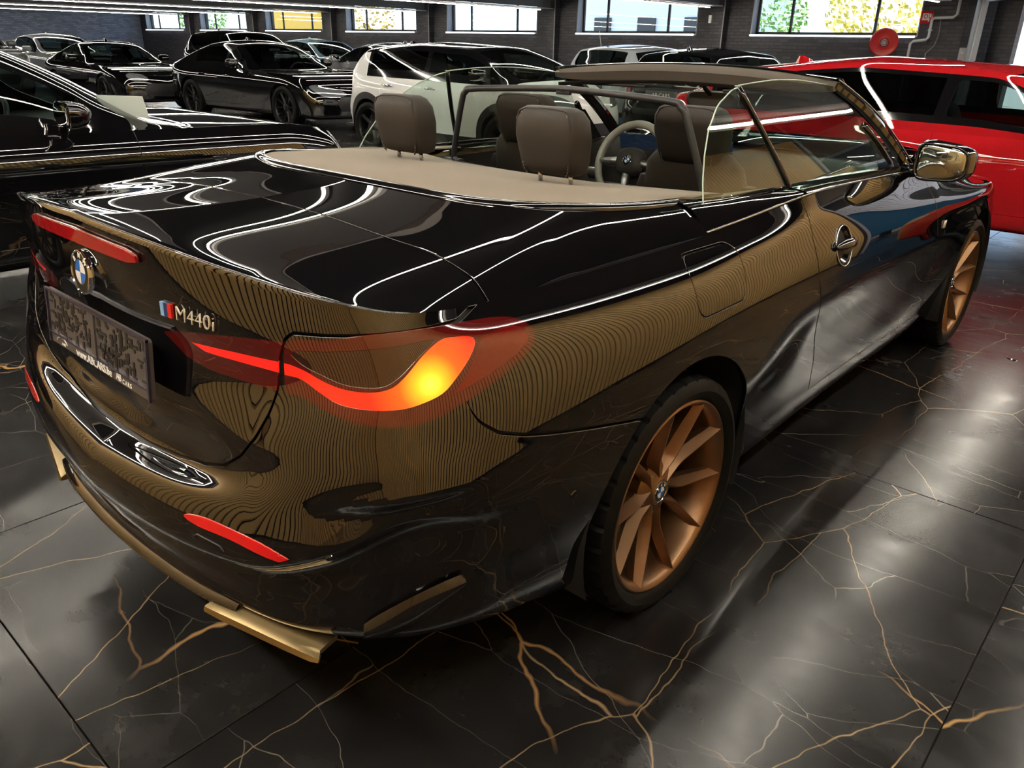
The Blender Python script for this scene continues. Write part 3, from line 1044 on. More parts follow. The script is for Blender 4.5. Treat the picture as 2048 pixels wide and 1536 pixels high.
def build_hero():
    car = thing('convertible_car', 'black open-top convertible in the foreground with bronze wheels and lit red tail light', 'car')
    BP = M['black_paint']
    low, G, S, st = hero_lower()
    srf_obj(low.offset(-.016), 'body_shell', M['matte_black'], car, flange=0) if False else None
    s = low
    # wheel arches
    for xc, zc, r in ((0.0, .345, ARCH_R), (2.851, .345, .375)):
        f = np.where(np.abs(s.V[:, 1]) > .45, np.hypot(s.V[:, 0] - xc, s.V[:, 2] - zc) - r, 1.0)
        _, s = s.clip(f)
    shell = s.offset(-.014)
    srf_obj(shell, 'body_shell', M['matte_black'], car, flange=0)
    aS = lambda q: np.abs(q.A[:, 0])
    # tail lights
    f = sdpoly(aS(s), s.A[:, 1], TL_OUT)
    tl, s = s.clip(f)
    # bumper line
    for side in (1, -1):
        t = tl.clip(tl.V[:, 1] * side)[0]
        a, b = t.A[:, 0] * side, t.A[:, 1]
        hot_i = np.argmin(np.hypot(t.A[:, 0] * side - .958, t.A[:, 1] - .874))
        hot = t.V[hot_i]
        lens = link_tl = None
        g, rest = t.clip(sdpoly(a, b, GLOW_OUT))
        sm, rest = rest.clip(sdpoly(rest.A[:, 0] * side, rest.A[:, 1], TL_SMOKE))
        rf, rest = rest.clip(sdpoly(rest.A[:, 0] * side, rest.A[:, 1], TL_REFLEX))
        lens = srf_obj(rest, 'tail_light', M['lens_dark'], car, flange=.006)
        srf_obj(g, 'glowing_light_band', glow_mat('glow_outer', tuple(hot)), lens, flange=.002, lift=-.0006)
        srf_obj(sm, 'smoked_lens', M['lens_smoke'], lens, flange=.002, lift=-.001)
        srf_obj(rf, 'side_reflector', M['lens_red'], lens, flange=.002, lift=-.0004)
    # trunk lid (rear face)
    lidpoly = [(-a, b) for a, b in LID[::-1]] + LID
    f = sdpoly(s.A[:, 0], s.A[:, 1], lidpoly)
    lid = s.clip(f + GAP)[0]
    s = s.clip(-f + GAP)[0]
    f = sdpoly(aS(lid), lid.A[:, 1], TL_IN)
    tli, lid = lid.clip(f)
    # deck: lid top + tonneau panel
    deck, F = hero_deck(G, S, st)
    seam = deck.V[:, 0] - np.interp(np.abs(deck.V[:, 1]), [0, .3, .6, .8, .9], [-.578, -.582, -.590, -.602, -.61])
    lidtop = deck.clip(seam + GAP)[0]
    tonneau = deck.clip(-seam + GAP)[0]
    lid_o = srf_obj(lid, 'trunk_lid', BP, car)
    srf_obj(lidtop, 'lid_top', BP, lid_o)
    srf_obj(tonneau, 'tonneau_panel', BP, car)
    for side in (1, -1):
        t = tli.clip(tli.V[:, 1] * side)[0]
        g, rest = t.clip(sdpoly(t.A[:, 0] * side, t.A[:, 1], GLOW_IN))
        rf, rest = rest.clip(sdpoly(rest.A[:, 0] * side, rest.A[:, 1], [(.445, .865), (.555, .871), (.552, .862), (.466, .855)]))
        lens = srf_obj(rest, 'lid_light', M['lens_dark'], car, flange=.006)
        srf_obj(g, 'glowing_light_strip', glow_mat('glow_inner', (0, 0, -9)), lens, flange=.002, lift=-.0006)
        srf_obj(rf, 'small_reflector', M['lens_red'], lens, flange=.002)
    # bumper / quarter seam (s, z): z(s)
    def bump_line(q):
        return np.interp(aS(q), [0, .95, 1.015, 1.03, 1.05, 1.09, 1.15, 1.215, 1.353, 1.5, 1.62], [2, 2, .90, .83, .795, .765, .743, .726, .693, .66, .63])
    fb = np.maximum(s.A[:, 1] - bump_line(s), aS(s) - 1.72) * .8
    # the distance is taken along s near the steep part
    bump = s.clip(fb + GAP)[0]
    body = s.clip(-fb + GAP)[0]
    # lower bumper: black diffuser insert below the crease
    crease = np.interp(aS(bump), [0, .257, .551, .649, .715, .793, .86, .93, 1.05, 1.2], [.470, .478, .512, .537, .572, .640, .64, .50, .38, .30])
    fd = bump.A[:, 1] - crease
    insert, bump = bump.clip(fd)
    refl, insert = insert.clip(sdpoly(aS(insert), insert.A[:, 1], REFL))
    refl2, bump = bump.clip(sdpoly(aS(bump), bump.A[:, 1], REFL))
    refl = refl + refl2
    bo = srf_obj(bump, 'rear_bumper', BP, car)
    io = srf_obj(insert, 'rear_diffuser', M['gloss_black'], car, flange=.006)
    for side in (1, -1):
        srf_obj(refl.clip(refl.V[:, 1] * side)[0], 'bumper_reflector', M['reflector'], bo, flange=.006, lift=.002)
    # quarter panels, doors, fenders
    half = S.max()
    dr_line = lambda z: np.interp(z, [.2, .30, .44, .55, .66, .776, .90, .99, 1.1], [2.80, 2.788, 2.73, 2.65, 2.585, 2.53, 2.495, 2.490, 2.49])
    df_line = lambda z: np.interp(z, [.2, .30, .47, .77, .87, 1.0], [4.03, 4.01, 3.94, 3.80, 3.78, 3.76])
    sb_line = lambda s_: np.interp(s_, [2.2, 2.8, 4.1, 4.4], [.31, .300, .297, .31])
    for side in (1, -1):
        b = body.clip(body.V[:, 1] * side)[0]
        fdoor = np.maximum(np.maximum(dr_line(b.A[:, 1]) - aS(b), aS(b) - df_line(b.A[:, 1])), sb_line(aS(b)) - b.A[:, 1])
        door = b.clip(fdoor + GAP)[0]
        rest = b.clip(-fdoor + GAP)[0]
        fq = aS(rest) - 3.3
        quarter, front = rest.clip(np.where(rest.A[:, 1] > .32, aS(rest) - 3.3, aS(rest) - 2.62))
        if side == 1:
            fc = sdbox(aS(quarter), quarter.A[:, 1], 1.892, .899, .128, .070, .040)
            cap = quarter.clip(fc + GAP * .7)[0]
            quarter = quarter.clip(-fc + GAP * .7)[0]
            qo = srf_obj(quarter, 'quarter_panel', BP, car)
            srf_obj(cap, 'fuel_door', BP, qo)
        else:
            qo = srf_obj(quarter, 'quarter_panel', BP, car)
        # door handle bowl
        hx, hz = 2.742, .848
        rr = np.hypot(aS(door) - hx, (door.A[:, 1] - hz) * 1.02)
        bowl, door = door.clip(rr - .064)
        do = srf_obj(door, 'door', BP, car)
        bowl.V = bowl.V - bowl.N * (.032 * (1 - np.clip(np.hypot(aS(bowl) - hx, bowl.A[:, 1] - hz) / .064, 0, 1) ** 2))[:, None]
        bowl = Srf(bowl.V, bowl.T, bowl.A)
        srf_obj(bowl, 'handle_bowl', M['gloss_black'], do, flange=0)
        i0 = np.argmin(np.hypot(np.abs(low.A[:, 0]) - hx, low.A[:, 1] - hz) + (low.V[:, 1] * side > 0) * 9)
        c0, n0 = low.V[i0], low.N[i0]
        ex = Vector((1, 0, 0)); nn = Vector(n0); ey = nn.cross(ex) if side == 1 else ex.cross(nn)
        ring = [Vector(c0) + ex * (.066 * math.cos(t)) + ey * (.066 * math.sin(t)) + nn * .001 for t in np.linspace(0, 2 * PI, 40, endpoint=False)]
        tube('bowl_ring', ring, .0022, M['chrome'], do, 6, True)
        hp = [Vector(c0) + ex * a + nn * (.004 + .012 * math.sin(PI * (a + .075) / .15)) + ey * (.004) for a in np.linspace(-.072, .072, 9)]
        V, Fc = tube_vf(hp, [.008, .014, .018, .019, .020, .019, .018, .014, .008], 12)
        link('door_handle', mesh(V, Fc), BP, do)
        # front part: fender / rocker / front bumper / headlight
        rock, front = front.clip(np.maximum(sb_line(aS(front)) - .003 - 0 * aS(front), front.A[:, 1]) * 0 + np.where((aS(front) < 4.2), front.A[:, 1] - .31, 1.0))
        srf_obj(rock, 'side_skirt', BP, car)
        fender, fbump = front.clip(aS(front) - (5.15 + .12 * (front.A[:, 1] - .5)))
        srf_obj(fender, 'front_fender', BP, car)
        hl, fbump = fbump.clip(sdpoly(aS(fbump), fbump.A[:, 1], [(5.25, .74), (5.9, .66), (6.0, .70), (5.9, .78), (5.4, .815), (5.25, .80)]))
        gr, fbump = fbump.clip(sdpoly(aS(fbump), fbump.A[:, 1], [(6.08, .34), (6.6, .34), (6.6, .74), (6.16, .74)]))
        fbo = srf_obj(fbump, 'front_bumper', BP, car)
        srf_obj(hl, 'headlight', M['lamp_glass'], car, flange=.01)
        srf_obj(gr, 'grille', M['gloss_black'], car, flange=.01)
    # underbody
    ub = [(min(max(x, -.62), 3.45), -w * .84, .25) for x, w in PLAN] + [(min(max(x, -.62), 3.45), w * .84, .25) for x, w in PLAN[1:-1][::-1]]
    link('underbody', mesh([Vector(p) for p in ub], [tuple(range(len(ub)))], False), M['matte_black'], car)
    return car, low, G, S, st


car, LOW, G_, S_, ST_ = build_hero()


def on_low(s, z, lift=0.0):
    """point and normal of the hero body at arclength s (right +) and height z"""
    nu, nv = G_.shape[:2]
    q = abs(s)
    n1 = len(ST_)
    u = float(np.interp(q, S_[:n1], np.arange(n1)))
    i = min(int(u), n1 - 2); t = u - i
    col = G_[i] * (1 - t) + G_[i + 1] * t
    Nn = LOW.N.reshape(nu, nv, 3)
    cn = Nn[i] * (1 - t) + Nn[i + 1] * t
    zz = np.maximum.accumulate(col[:, 2] + np.arange(nv) * 1e-9)
    p = np.array([np.interp(z, zz, col[:, k]) for k in range(3)])
    n = np.array([np.interp(z, zz, cn[:, k]) for k in range(3)])
    n /= np.linalg.norm(n)
    if s < 0:
        p = p * [1, -1, 1]; n = n * [1, -1, 1]
    return Vector(p) + Vector(n) * lift, Vector(n)


# ------------------------------------------------------------------ wheels
def spoke_vf(path, w, d):
    """ridged spoke: path points (x, y, z) on the ridge, half widths, depths (inwards = +y)"""
    V = []; F = []
    k = len(path)
    for i, p in enumerate(path):
        p = Vector(p)
        a = Vector(path[max(0, i - 1)]); b = Vector(path[min(k - 1, i + 1)])
        t = (b - a); t.y = 0; t.normalize()
        sd = Vector((-t.z, 0, t.x))
        ww, dd = w[i], d[i]
        V += [p - sd * ww * .13, p + sd * ww * .13, p + sd * ww + Vector((0, dd * .55, 0)), p + sd * ww * .9 + Vector((0, dd, 0)), p - sd * ww * .9 + Vector((0, dd, 0)), p - sd * ww + Vector((0, dd * .55, 0))]
    for i in range(k - 1):
        for j in range(6):
            F.append((i * 6 + j, i * 6 + (j + 1) % 6, (i + 1) * 6 + (j + 1) % 6, (i + 1) * 6 + j))
    F.append(tuple(range(5, -1, -1))); F.append(tuple((k - 1) * 6 + j for j in range(6)))
    return V, F


def pol(r, t, y):
    return (r * math.sin(t), y, r * math.cos(t))


WHEEL_CACHE = {}


def wheel_meshes(key, R, rr, W, style, rim_mat):
    """meshes of one wheel; local axis Y, outer face towards -Y, rim lip plane y = 0"""
    if key in WHEEL_CACHE:
        return WHEEL_CACHE[key]
    out = []
    # tyre with tread blocks
    prof = [(rr - .004, .010), (rr + .004, -.004), (rr + .014, -.010), (rr + .45 * (R - rr), -.016), (R - .020, -.012), (R - .006, -.001), (R - .001, .016),
            (R, .035), (R, .058), (R - .007, .060), (R - .007, .068), (R, .070), (R, W * .5 - .006), (R - .007, W * .5 - .004), (R - .007, W * .5 + .004), (R, W * .5 + .006),
            (R, W - .070), (R - .007, W - .068), (R - .007, W - .060), (R, W - .058), (R - .001, W - .016), (R - .02, W + .010), (rr + .01, W + .006), (rr - .012, W - .012)]
    n = 216 if style == 'twin' else 72
    V, F = lathe_vf(prof, n, 'Y')
    if style == 'twin':
        k = len(prof)
        for i in range(0, n, 6):
            for j in (5, 6, 7, 8):
                v = Vector(V[i * k + j]); l = math.hypot(v.x, v.z); f = (l - .006) / l
                V[i * k + j] = (v.x * f, v.y, v.z * f)
    me = mesh(V, F, False); fix_normals(me); sharp(me, 32); me.materials.append(M['rubber'])
    out.append(('wheel', me, None))
    rim = [(rr - .002, .004), (rr, .000), (rr - .005, -.003), (rr - .011, .000), (rr - .018, .012), (rr - .024, .030), (rr - .030, .075), (rr - .036, W * .75), (rr - .01, W - .01), (rr - .004, W - .012)]
    me = mesh(*lathe_vf(rim, 72, 'Y'), False); fix_normals(me); sharp(me, 40); me.materials.append(rim_mat)
    out.append(('rim', me, None))
    ns = 5
    if style == 'twin':
        for i in range(ns):
            t0 = 2 * PI * i / ns + .768
            for sg in (-1, 1):
                e0 = Vector(pol(rr * .375, t0 + sg * .205, .034)); e1 = Vector(pol(rr - .012, t0 + sg * .325, -.001))
                path = [pol(.036, t0 + sg * .62, .046), tuple(e0.lerp(Vector(pol(.036, t0 + sg * .62, .046)), .12)), tuple(e0.lerp(e1, .06)), tuple(e0.lerp(e1, .5)), tuple(e1)]
                me = mesh(*spoke_vf(path, [.015, .0145, .0135, .0115, .010], [.045, .055, .060, .055, .042]), False)
                fix_normals(me); sharp(me, 20); me.materials.append(rim_mat)
                out.append(('spoke', me, None))
        hub = [(.0, .040), (.037, .040), (.044, .045), (.070, .052), (.084, .062), (.084, .10), (0, .10)]
    elif style == 'five':
        for i in range(ns):
            t0 = 2 * PI * i / ns
            path = [pol(.03, t0, .03), pol(rr * .4, t0, .026), pol(rr * .75, t0, .012), pol(rr - .012, t0, .002)]
            me = mesh(*spoke_vf(path, [.045, .034, .030, .040], [.04] * 4), False)
            fix_normals(me); sharp(me, 20); me.materials.append(rim_mat)
            out.append(('spoke', me, None))
        hub = [(.0, .024), (.04, .024), (.06, .03), (.075, .05), (.075, .09), (0, .09)]
    else:
        for i in range(10):
            t0 = 2 * PI * i / 10
            path = [pol(.03, t0, .03), pol(rr * .5, t0, .026), pol(rr - .012, t0 + .04, .004)]
            me = mesh(*spoke_vf(path, [.022, .016, .013], [.04] * 3), False)
            fix_normals(me); sharp(me, 20); me.materials.append(rim_mat)
            out.append(('spoke', me, None))
        hub = [(.0, .024), (.04, .024), (.06, .03), (.075, .05), (.075, .09), (0, .09)]
    me = mesh(*lathe_vf(hub, 36, 'Y'), False); fix_normals(me); sharp(me, 30); me.materials.append(rim_mat)
    out.append(('hub', me, None))
    disc = [(.05, .115), (rr * .70, .115), (rr * .70, .14), (.05, .14)]
    me = mesh(*lathe_vf(disc, 48, 'Y'), False); fix_normals(me); sharp(me, 30); me.materials.append(M['steel'])
    out.append(('brake_disc', me, None))
    if style == 'twin':
        pts = [pol(rr * .60, t, .10) for t in np.linspace(-2.3, -1.3, 12)]
        V, F = tube_vf(pts, .038, 8)
        me = mesh(V, F); me.materials.append(M['dark_plastic'])
        out.append(('brake_caliper', me, None))
        for i in range(5):
            t = 2 * PI * i / 5 + .768
            V, F = lathe_vf([(0, 0), (.0085, 0), (.0095, .003), (.0095, .03), (0, .03)], 6, 'Y', pol(.058, t, .050))
            me = mesh(V, F, False); fix_normals(me); me.materials.append(M['satin_silver'])
            out.append(('wheel_bolt', me, None))
        me = mesh(*tube_vf([pol(rr - .05, 2.95, .02), pol(rr - .03, 2.95, .03)], .004, 8)); me.materials.append(M['dark_plastic'])
        out.append(('valve', me, None))
    # dark back plate inside the barrel
    me = mesh(*lathe_vf([(0, W * .72), (rr - .035, W * .72)], 36, 'Y'), False); me.materials.append(M['matte_black'])
    out.append(('wheel_back', me, None))
    WHEEL_CACHE[key] = out
    return out


def add_wheel(parent, loc, rz, key, R, rr, W, style, rim_mat, spin=0.0):
    ms = wheel_meshes(key, R, rr, W, style, rim_mat)
    root = link('wheel', ms[0][1], None, parent)
    root.location = loc
    root.rotation_euler = (0, spin, rz)
    for nm, me, _ in ms[1:]:
        link(nm, me, None, root)
    return root


M['blue_enamel'] = mat('blue_enamel', (.01, .12, .45), .15, coat=1)
M['white_enamel'] = mat('white_enamel', (.75, .75, .73), .15, coat=1)


def roundel(parent, c, n, up, r, name='roundel'):
    """round enamel badge: black ring with letters, quartered blue and white centre"""
    n = Vector(n).normalized(); ex = Vector(up).cross(n).normalized(); ey = n.cross(ex)
    c = Vector(c)

    def disc(r0, r1, t0, t1, h, k=40):
        V = []; F = []
        for i in range(k + 1):
            t = t0 + (t1 - t0) * i / k
            d = ex * math.cos(t) + ey * math.sin(t)
            V += [c + d * r0 + n * h, c + d * r1 + n * h]
        for i in range(k):
            F.append((2 * i, 2 * i + 1, 2 * i + 3, 2 * i + 2))
        return V, F
    rot = Matrix((ex, ey, n)).transposed()
    prof = [(0, -.002 * r / .04), (r * 1.0, -.003 * r / .04), (r, .10 * r), (r * .97, .16 * r), (r * .93, .17 * r), (r * .90, .12 * r), (0, .12 * r)]
    V, F = lathe_vf(prof, 48, 'Z')
    base = vf_obj(name, ([c + rot @ Vector(v) for v in V], F), M['chrome'], parent)
    h = .125 * r
    link('badge_ring', mesh(*disc(r * .56, r * .90, 0, 2 * PI, h), False), M['gloss_black'], base)
    for q in range(4):
        link('badge_quarter', mesh(*disc(0, r * .54, q * PI / 2, (q + 1) * PI / 2, h, 12), False), M['white_enamel'] if q % 2 == 0 else M['blue_enamel'], base)
    link('badge_rim', mesh(*disc(r * .54, r * .57, 0, 2 * PI, h * 1.05), False), M['chrome'], base)
    for ch, ang in (('B', PI * .5 + .80), ('M', PI * .5), ('W', PI * .5 - .80)):
        d = ex * math.cos(ang) + ey * math.sin(ang); tx = ex * math.sin(ang) - ey * math.cos(ang)
        place_text('badge_letter', ch, r * .34, c + d * r * .73 + n * h, tx, d, M['white_text'], base, .0002 * r / .04, bold=r * .004)
    return base


# ------------------------------------------------------------------ hero: everything bolted to the body
def hero_details():
    BP, GB = M['black_paint'], M['gloss_black']
    # --- wheels and wells
    for x, y, rz, sp in ((0, -.900, 0, .0), (0, .900, PI, .3), (2.851, -.885, 0, .30), (2.851, .885, PI, .7)):
        w = add_wheel(car, (x, y, .333), rz, 'hero', .333, .271, .25, 'twin', M['bronze'], sp)
        roundel(w, (0, .041, 0), (0, -1, 0), (0, 0, 1), .030, 'hub_cap')
    for x in (0, 2.851):
        for sg in (-1, 1):
            th = np.linspace(-.35, PI + .35, 30)
            r = .392 if x == 0 else .382
            G = np.array([[(x + r * math.cos(t), sg * y, .345 + r * math.sin(t)) for y in (.90, .75, .55)] for t in th])
            sheet('wheel_well', G, M['matte_black'], car, th=0)
            V = [(x + r * math.cos(t), sg * .55, .345 + r * math.sin(t)) for t in th]
            link('wheel_well_wall', mesh(V, [tuple(range(len(V)))], False), M['matte_black'], car)
    # lettering on the tyre
    w = [o for o in car.children if o.name.startswith('wheel') and o.type == 'MESH' and len(o.children) > 5][0]
    for i, ch in enumerate('FRANCK'):
        a = PI * 1.5 + .30 - i * .115                                  # rearward face of the tread
        R = .3335
        d = Vector((math.sin(a), 0, math.cos(a))); tg = Vector((math.cos(a), 0, -math.sin(a)))
        place_text('tyre_letter', ch, .030, d * R + Vector((0, .155, 0)), -tg * 1.0, Vector((0, -1, 0)), M['tyre_print'], w, .0006)
    # --- third brake light under the spoiler lip
    pts = []
    nb = 28
    G = []
    for i in range(nb + 1):
        s = -.268 + .536 * i / nb
        col = []
        e = max(0, 1 - min(i, nb - i) / 2.0)
        for z in np.linspace(1.032 + .006 * e, 1.062 - .006 * e - abs(s) * .02, 5):
            p, n = on_low(s, z - abs(s) * .012, .004)
            col.append(p)
        G.append(col)
    sheet('brake_light', np.array([[tuple(p) for p in c] for c in G]), M['brake_red'], car, th=.006, flip=True)
    rimpts = [c[-1] for c in G] + [c[0] for c in G[::-1]]
    tube('brake_light_frame', rimpts, .0028, M['lens_red'], car, 6, True)
    # --- roundel on the lid
    p, n = on_low(0, .966)
    roundel(car, p + Vector((-.010, 0, .0)), (-.97, 0, .10), (0, 0, 1), .048)
    # --- model lettering on the lid
    rear_s = S_[:120]; rear_y = -G_[:120, 60, 1]
    def wrap(v):
        q = float(np.interp(abs(v.y), rear_y, rear_s))
        p, n = on_low(q if v.y < 0 else -q, v.z)
        return Vector((p.x - .0045 + (v.x + 1.0), v.y, v.z))
    ex = Vector((0, -1, 0)); ez = Vector((0, 0, 1))
    for k, (m, a, b) in enumerate((('stripe_light_blue', 0, .012), ('stripe_dark_blue', .012, .024), ('stripe_red', .024, .036))):
        V = []
        for y0, z0 in ((a, 0), (b, 0), (b + .008, .030), (a + .008, .030)):
            q = wrap(Vector((-1.0, -.300 - y0, .936 + z0)))
            V += [q + Vector((-.001, 0, 0)), q + Vector((.004, 0, 0))]
        F = [(0, 2, 4, 6), (1, 7, 5, 3), (0, 1, 3, 2), (2, 3, 5, 4), (4, 5, 7, 6), (6, 7, 1, 0)]
        link('emblem_stripe', mesh(V, F, False), M[m], car)
    place_text('model_letters', 'M440i', .044, (-1.0, -.351, .951), ex, ez, M['silver_text'], car, .0012, wrap=wrap, align='LEFT', bold=-.0008, shear=.22, spacing=1.05)
    # --- number plate holder, empty
    yh, zc, hh = .262, .812, .066
    pc = Vector((-1.016, 0, zc)); nrm = Vector((-.985, 0, .10)).normalized(); up = Vector((.10, 0, .985)).normalized()
    R = Matrix((up.cross(nrm) * -1, up, nrm)).transposed()
    rim_poly = smooth_poly([(-yh, -hh + .006), (-yh + .006, -hh), (yh - .006, -hh), (yh, -hh + .006), (yh, hh - .006), (yh - .006, hh), (-yh + .006, hh), (-yh, hh - .006)], 1)
    ey_, ez_ = Vector((0, -1, 0)), up
    back = vf_obj('plate_holder', poly_prism([tuple(p) for p in rim_poly], pc + nrm * -.0, ey_, ez_, .009), M['holder'], car)
    if (ey_.cross(ez_)).dot(nrm) < 0:
        print('plate flipped')
    # fine pattern: raised bars and bosses of the empty holder
    rnd = random.Random(11)
    parts = []
    o = pc + nrm * .009
    for half in (-1, 1):
        for i in range(86):
            a = half * .131 + rnd.uniform(-.115, .115); b = rnd.uniform(-.040, .055)
            if rnd.random() < .62:
                hw, hb = (rnd.uniform(.003, .006), rnd.uniform(.006, .013)) if rnd.random() < .6 else (rnd.uniform(.008, .016), .0025)
                V, F = box_vf((0, 0, 0), (hw, hb, .0014))
            else:
                V, F = lathe_vf([(0, -.0014), (.0052, -.0014), (.0052, .0014), (0, .0014)], 8, 'Z')
            parts.append(([o + ey_ * (a + v[0]) + ez_ * (b + v[1]) + nrm * v[2] for v in V], F))
    link('plate_slots', mesh(*join_vf(parts), False), M['slot_black'], back, kind='stuff')
    vf_obj('centre_bar', ([o + ey_ * v[0] + ez_ * v[1] + nrm * v[2] for v in box_vf((0, .008, .001), (.010, .055, .003))[0]], box_vf((0, 0, 0), (1, 1, 1))[1]), M['holder'], back)
    for a, b, hw, hb in ((0, .064, yh, .003), (-yh + .003, 0, .003, hh), (yh - .003, 0, .003, hh), (0, -.040, yh, .002)):
        vf_obj('holder_rail', ([o + ey_ * v[0] + ez_ * v[1] + nrm * v[2] for v in box_vf((a, b, .002), (hw, hb, .003))[0]], box_vf((0, 0, 0), (1, 1, 1))[1]), M['holder_edge'], back)
    for a in (-.205, -.06, .09, .19):
        pass
    for sg, a in ((1, .045), (1, .085)):
        for r0 in (.012,):
            ring = [o + ey_ * (a + r0 * math.cos(t)) + ez_ * (-.006 + r0 * math.sin(t)) + nrm * .002 for t in np.linspace(0, 2 * PI, 20, endpoint=False)]
            tube('holder_ring', ring, .0014, M['slot_black'], back, 5, True)
    place_text('web_address', 'www.ABCARS.be', .026, o + ey_ * -.010 + ez_ * -.054 + nrm * .003, ey_, ez_, M['white_text'], back, .0004, bold=.0004)
    place_text('dealer_initials', 'AB', .024, o + ey_ * .118 + ez_ * -.052 + nrm * .003, ey_, ez_, M['white_text'], back, .0004, spacing=.72)
    place_text('dealer_word', 'CARS', .015, o + ey_ * .158 + ez_ * -.056 + nrm * .003, ey_, ez_, M['white_text'], back, .0004, spacing=1.3)
    arc = [o + ey_ * (-.19 + .030 * math.cos(t)) + ez_ * (-.057 + .014 * math.sin(t)) + nrm * .0025 for t in np.linspace(.1, PI - .1, 14)]
    tube('car_outline', arc, .0012, M['white_text'], back, 5)
    place_text('outline_word', 'CARS', .009, o + ey_ * -.178 + ez_ * -.057 + nrm * .003, ey_, ez_, M['white_text'], back, .0003)
    # --- lower rear: lip, fins, exhaust trims, side blades, sensors, towing cap
    def plan_at(s_):
        i = np.argmin(np.abs(S_ - s_)); return G_[i, 1] if False else G_[i]
    G = []
    for s_ in np.linspace(-.47, .47, 48):
        p, n = on_low(s_, .332)
        o_ = Vector((n.x, n.y, 0)).normalized(); e_ = 1 - (abs(s_) / .47) ** 8
        G.append([tuple(p - o_ * .012 + Vector((0, 0, .004))), tuple(p + o_ * (.006 + .003 * e_) - Vector((0, 0, .006))), tuple(p + o_ * (.007 + .005 * e_) - Vector((0, 0, .014)))])
    sheet('diffuser_lip', np.array(G), GB, car, th=.008, flip=False)
    for y in (-.34, -.17, 0, .17, .34):
        V, F = box_vf((-.94, y, .262), (.085, .011, .045))
        V = [Vector(v) + Vector((.03 if v[2] < .25 else 0, 0, 0)) for v in V]
        vf_obj('diffuser_fin', (V, F), M['dark_plastic'], car)
    for sg in (-1, 1):
        c = Vector((-1.004, sg * .538, .318))
        ey = Vector((.235, sg * 1.0, 0)).normalized(); ou = Vector((-ey.y * sg, ey.x * sg, 0))
        sec = [(-.060, .010), (-.006, .008), (.012, -.001), (.017, -.012), (.013, -.018), (-.008, -.020), (-.004, -.026), (-.010, -.034), (-.060, -.038)]
        V = []; F = []
        es = [-.150, -.146, -.10, -.02, .06, .128, .150]
        k = len(sec)
        for e in es:
            sc = {-.150: (.80, .55), -.146: (.98, .8), .150: (.95, .45), .128: (1.0, .85)}.get(e, (1.0, 1.0))
            for a, b in sec:
                lo = 1 if b > -.021 else (.35 + .65 * math.exp(-((e - .0) / .10) ** 2))
                V.append(c + ey * (e + (.012 if a > 0 else 0) * (1 if e > 0 else -.5)) + ou * (a * sc[0]) + Vector((0, 0, b * sc[1] * (lo if b < -.021 else 1))))
        for i in range(len(es) - 1):
            for j in range(k - 1):
                F.append((i * k + j, i * k + j + 1, (i + 1) * k + j + 1, (i + 1) * k + j))
        F += [tuple(range(k)), tuple((len(es) - 1) * k + j for j in range(k))]
        vf_obj('exhaust_trim', (V, F), M['gold_metal'], car, 28)
        # slim vertical blade low on the corner
        G = []
        for t in np.linspace(0, 1, 16):
            s_ = .80 + .215 * t; z_ = .362 + .098 * t
            w = .034 * math.sin(PI * min(1, .10 + t * .86)) ** .6
            G.append([tuple(on_low(sg * s_, z_ - w + 2 * w * u, .004 + .012 * math.sin(PI * u))[0]) for u in np.linspace(0, 1, 6)])
        sheet('corner_blade', np.array(G), GB, car, th=.004, flip=sg > 0)
        for s_, z_ in ((.752, .556),):
            p, n = on_low(sg * s_, z_)
            rot = rot_to(n)
            V, F = lathe_vf([(0, .002), (.009, .002), (.010, .0035), (.0115, .0035), (.014, .000), (.014, -.006)], 24, 'Z')
            vf_obj('parking_sensor', ([p + rot @ Vector(v) for v in V], F), GB, car)
        p, n = on_low(sg * 1.30, .55)
        rot = rot_to(n)
        V, F = lathe_vf([(0, .001), (.008, .001), (.009, .0025), (.011, .000)], 20, 'Z')
        vf_obj('parking_sensor', ([p + rot @ Vector(v) for v in V], F), BP, car)
    cap = [on_low(.455 + .055 * (a), .497 + .034 * b, .001)[0] for a, b in ((-.6, -.8), (-.6, .6), (-.4, .8), (.8, .75), (1, .55), (1, -.8))]
    tube('towing_cap', cap, .0016, M['dark_plastic'], car, 6, True)
    # --- belt mouldings from the deck to the mirror, both sides; inner door panels; hood
    half = ST_
    top = G_[:len(half), -1]
    for sg in (-1, 1):
        def strip(name, x0, x1, m, y_in=.735, lift=.020):
            sel = top[(top[:, 0] > x0) & (top[:, 0] < x1) & (half > 6)]
            G = []
            for q in sel[::2]:
                o_ = Vector((q[0], q[1] * -sg * -1 if sg < 0 else -q[1], q[2]))
                o_ = Vector((q[0], sg * abs(q[1]), q[2]))
                w = abs(q[1]) - float(np.interp(q[0], [.2, .5, .78], [.698, .724, y_in]))
                lift_ = lift + float(np.interp(q[0], [.2, .78], [.050, 0])) * (1 if name == 'belt_moulding' else 0)
                f_ = float(np.interp(q[0], [.2, .78], [1, 0])) if name == 'belt_moulding' else 0.0
                row = [o_, o_ + Vector((0, -sg * .006, .006)), o_ + Vector((0, -sg * w * .45, (.4 + .16 * f_) * lift_ + .006 + .010 * f_)), o_ + Vector((0, -sg * w * .75, lift_ * (.8 + .05 * f_) + .008 * f_)), o_ + Vector((0, -sg * w * .95, lift_ + .002)), o_ + Vector((0, -sg * w, lift_)), o_ + Vector((0, -sg * w, -.05))]
                G.append([tuple(p) for p in row])
            return sheet(name, np.array(G), m, car, th=.003, flip=sg > 0)
        strip('belt_moulding', .203, .775, BP, .742, .018)
        strip('door_belt_moulding', .783, 1.86, GB, .742, .018)
        # thin bright line
        sel = top[(top[:, 0] > .20) & (top[:, 0] < 1.86) & (half > 6)][::4]
        tube('belt_trim', [Vector((q[0], sg * (abs(q[1]) - .004), q[2] + .004)) for q in sel], .0032, M['dark_chrome'], car, 6)
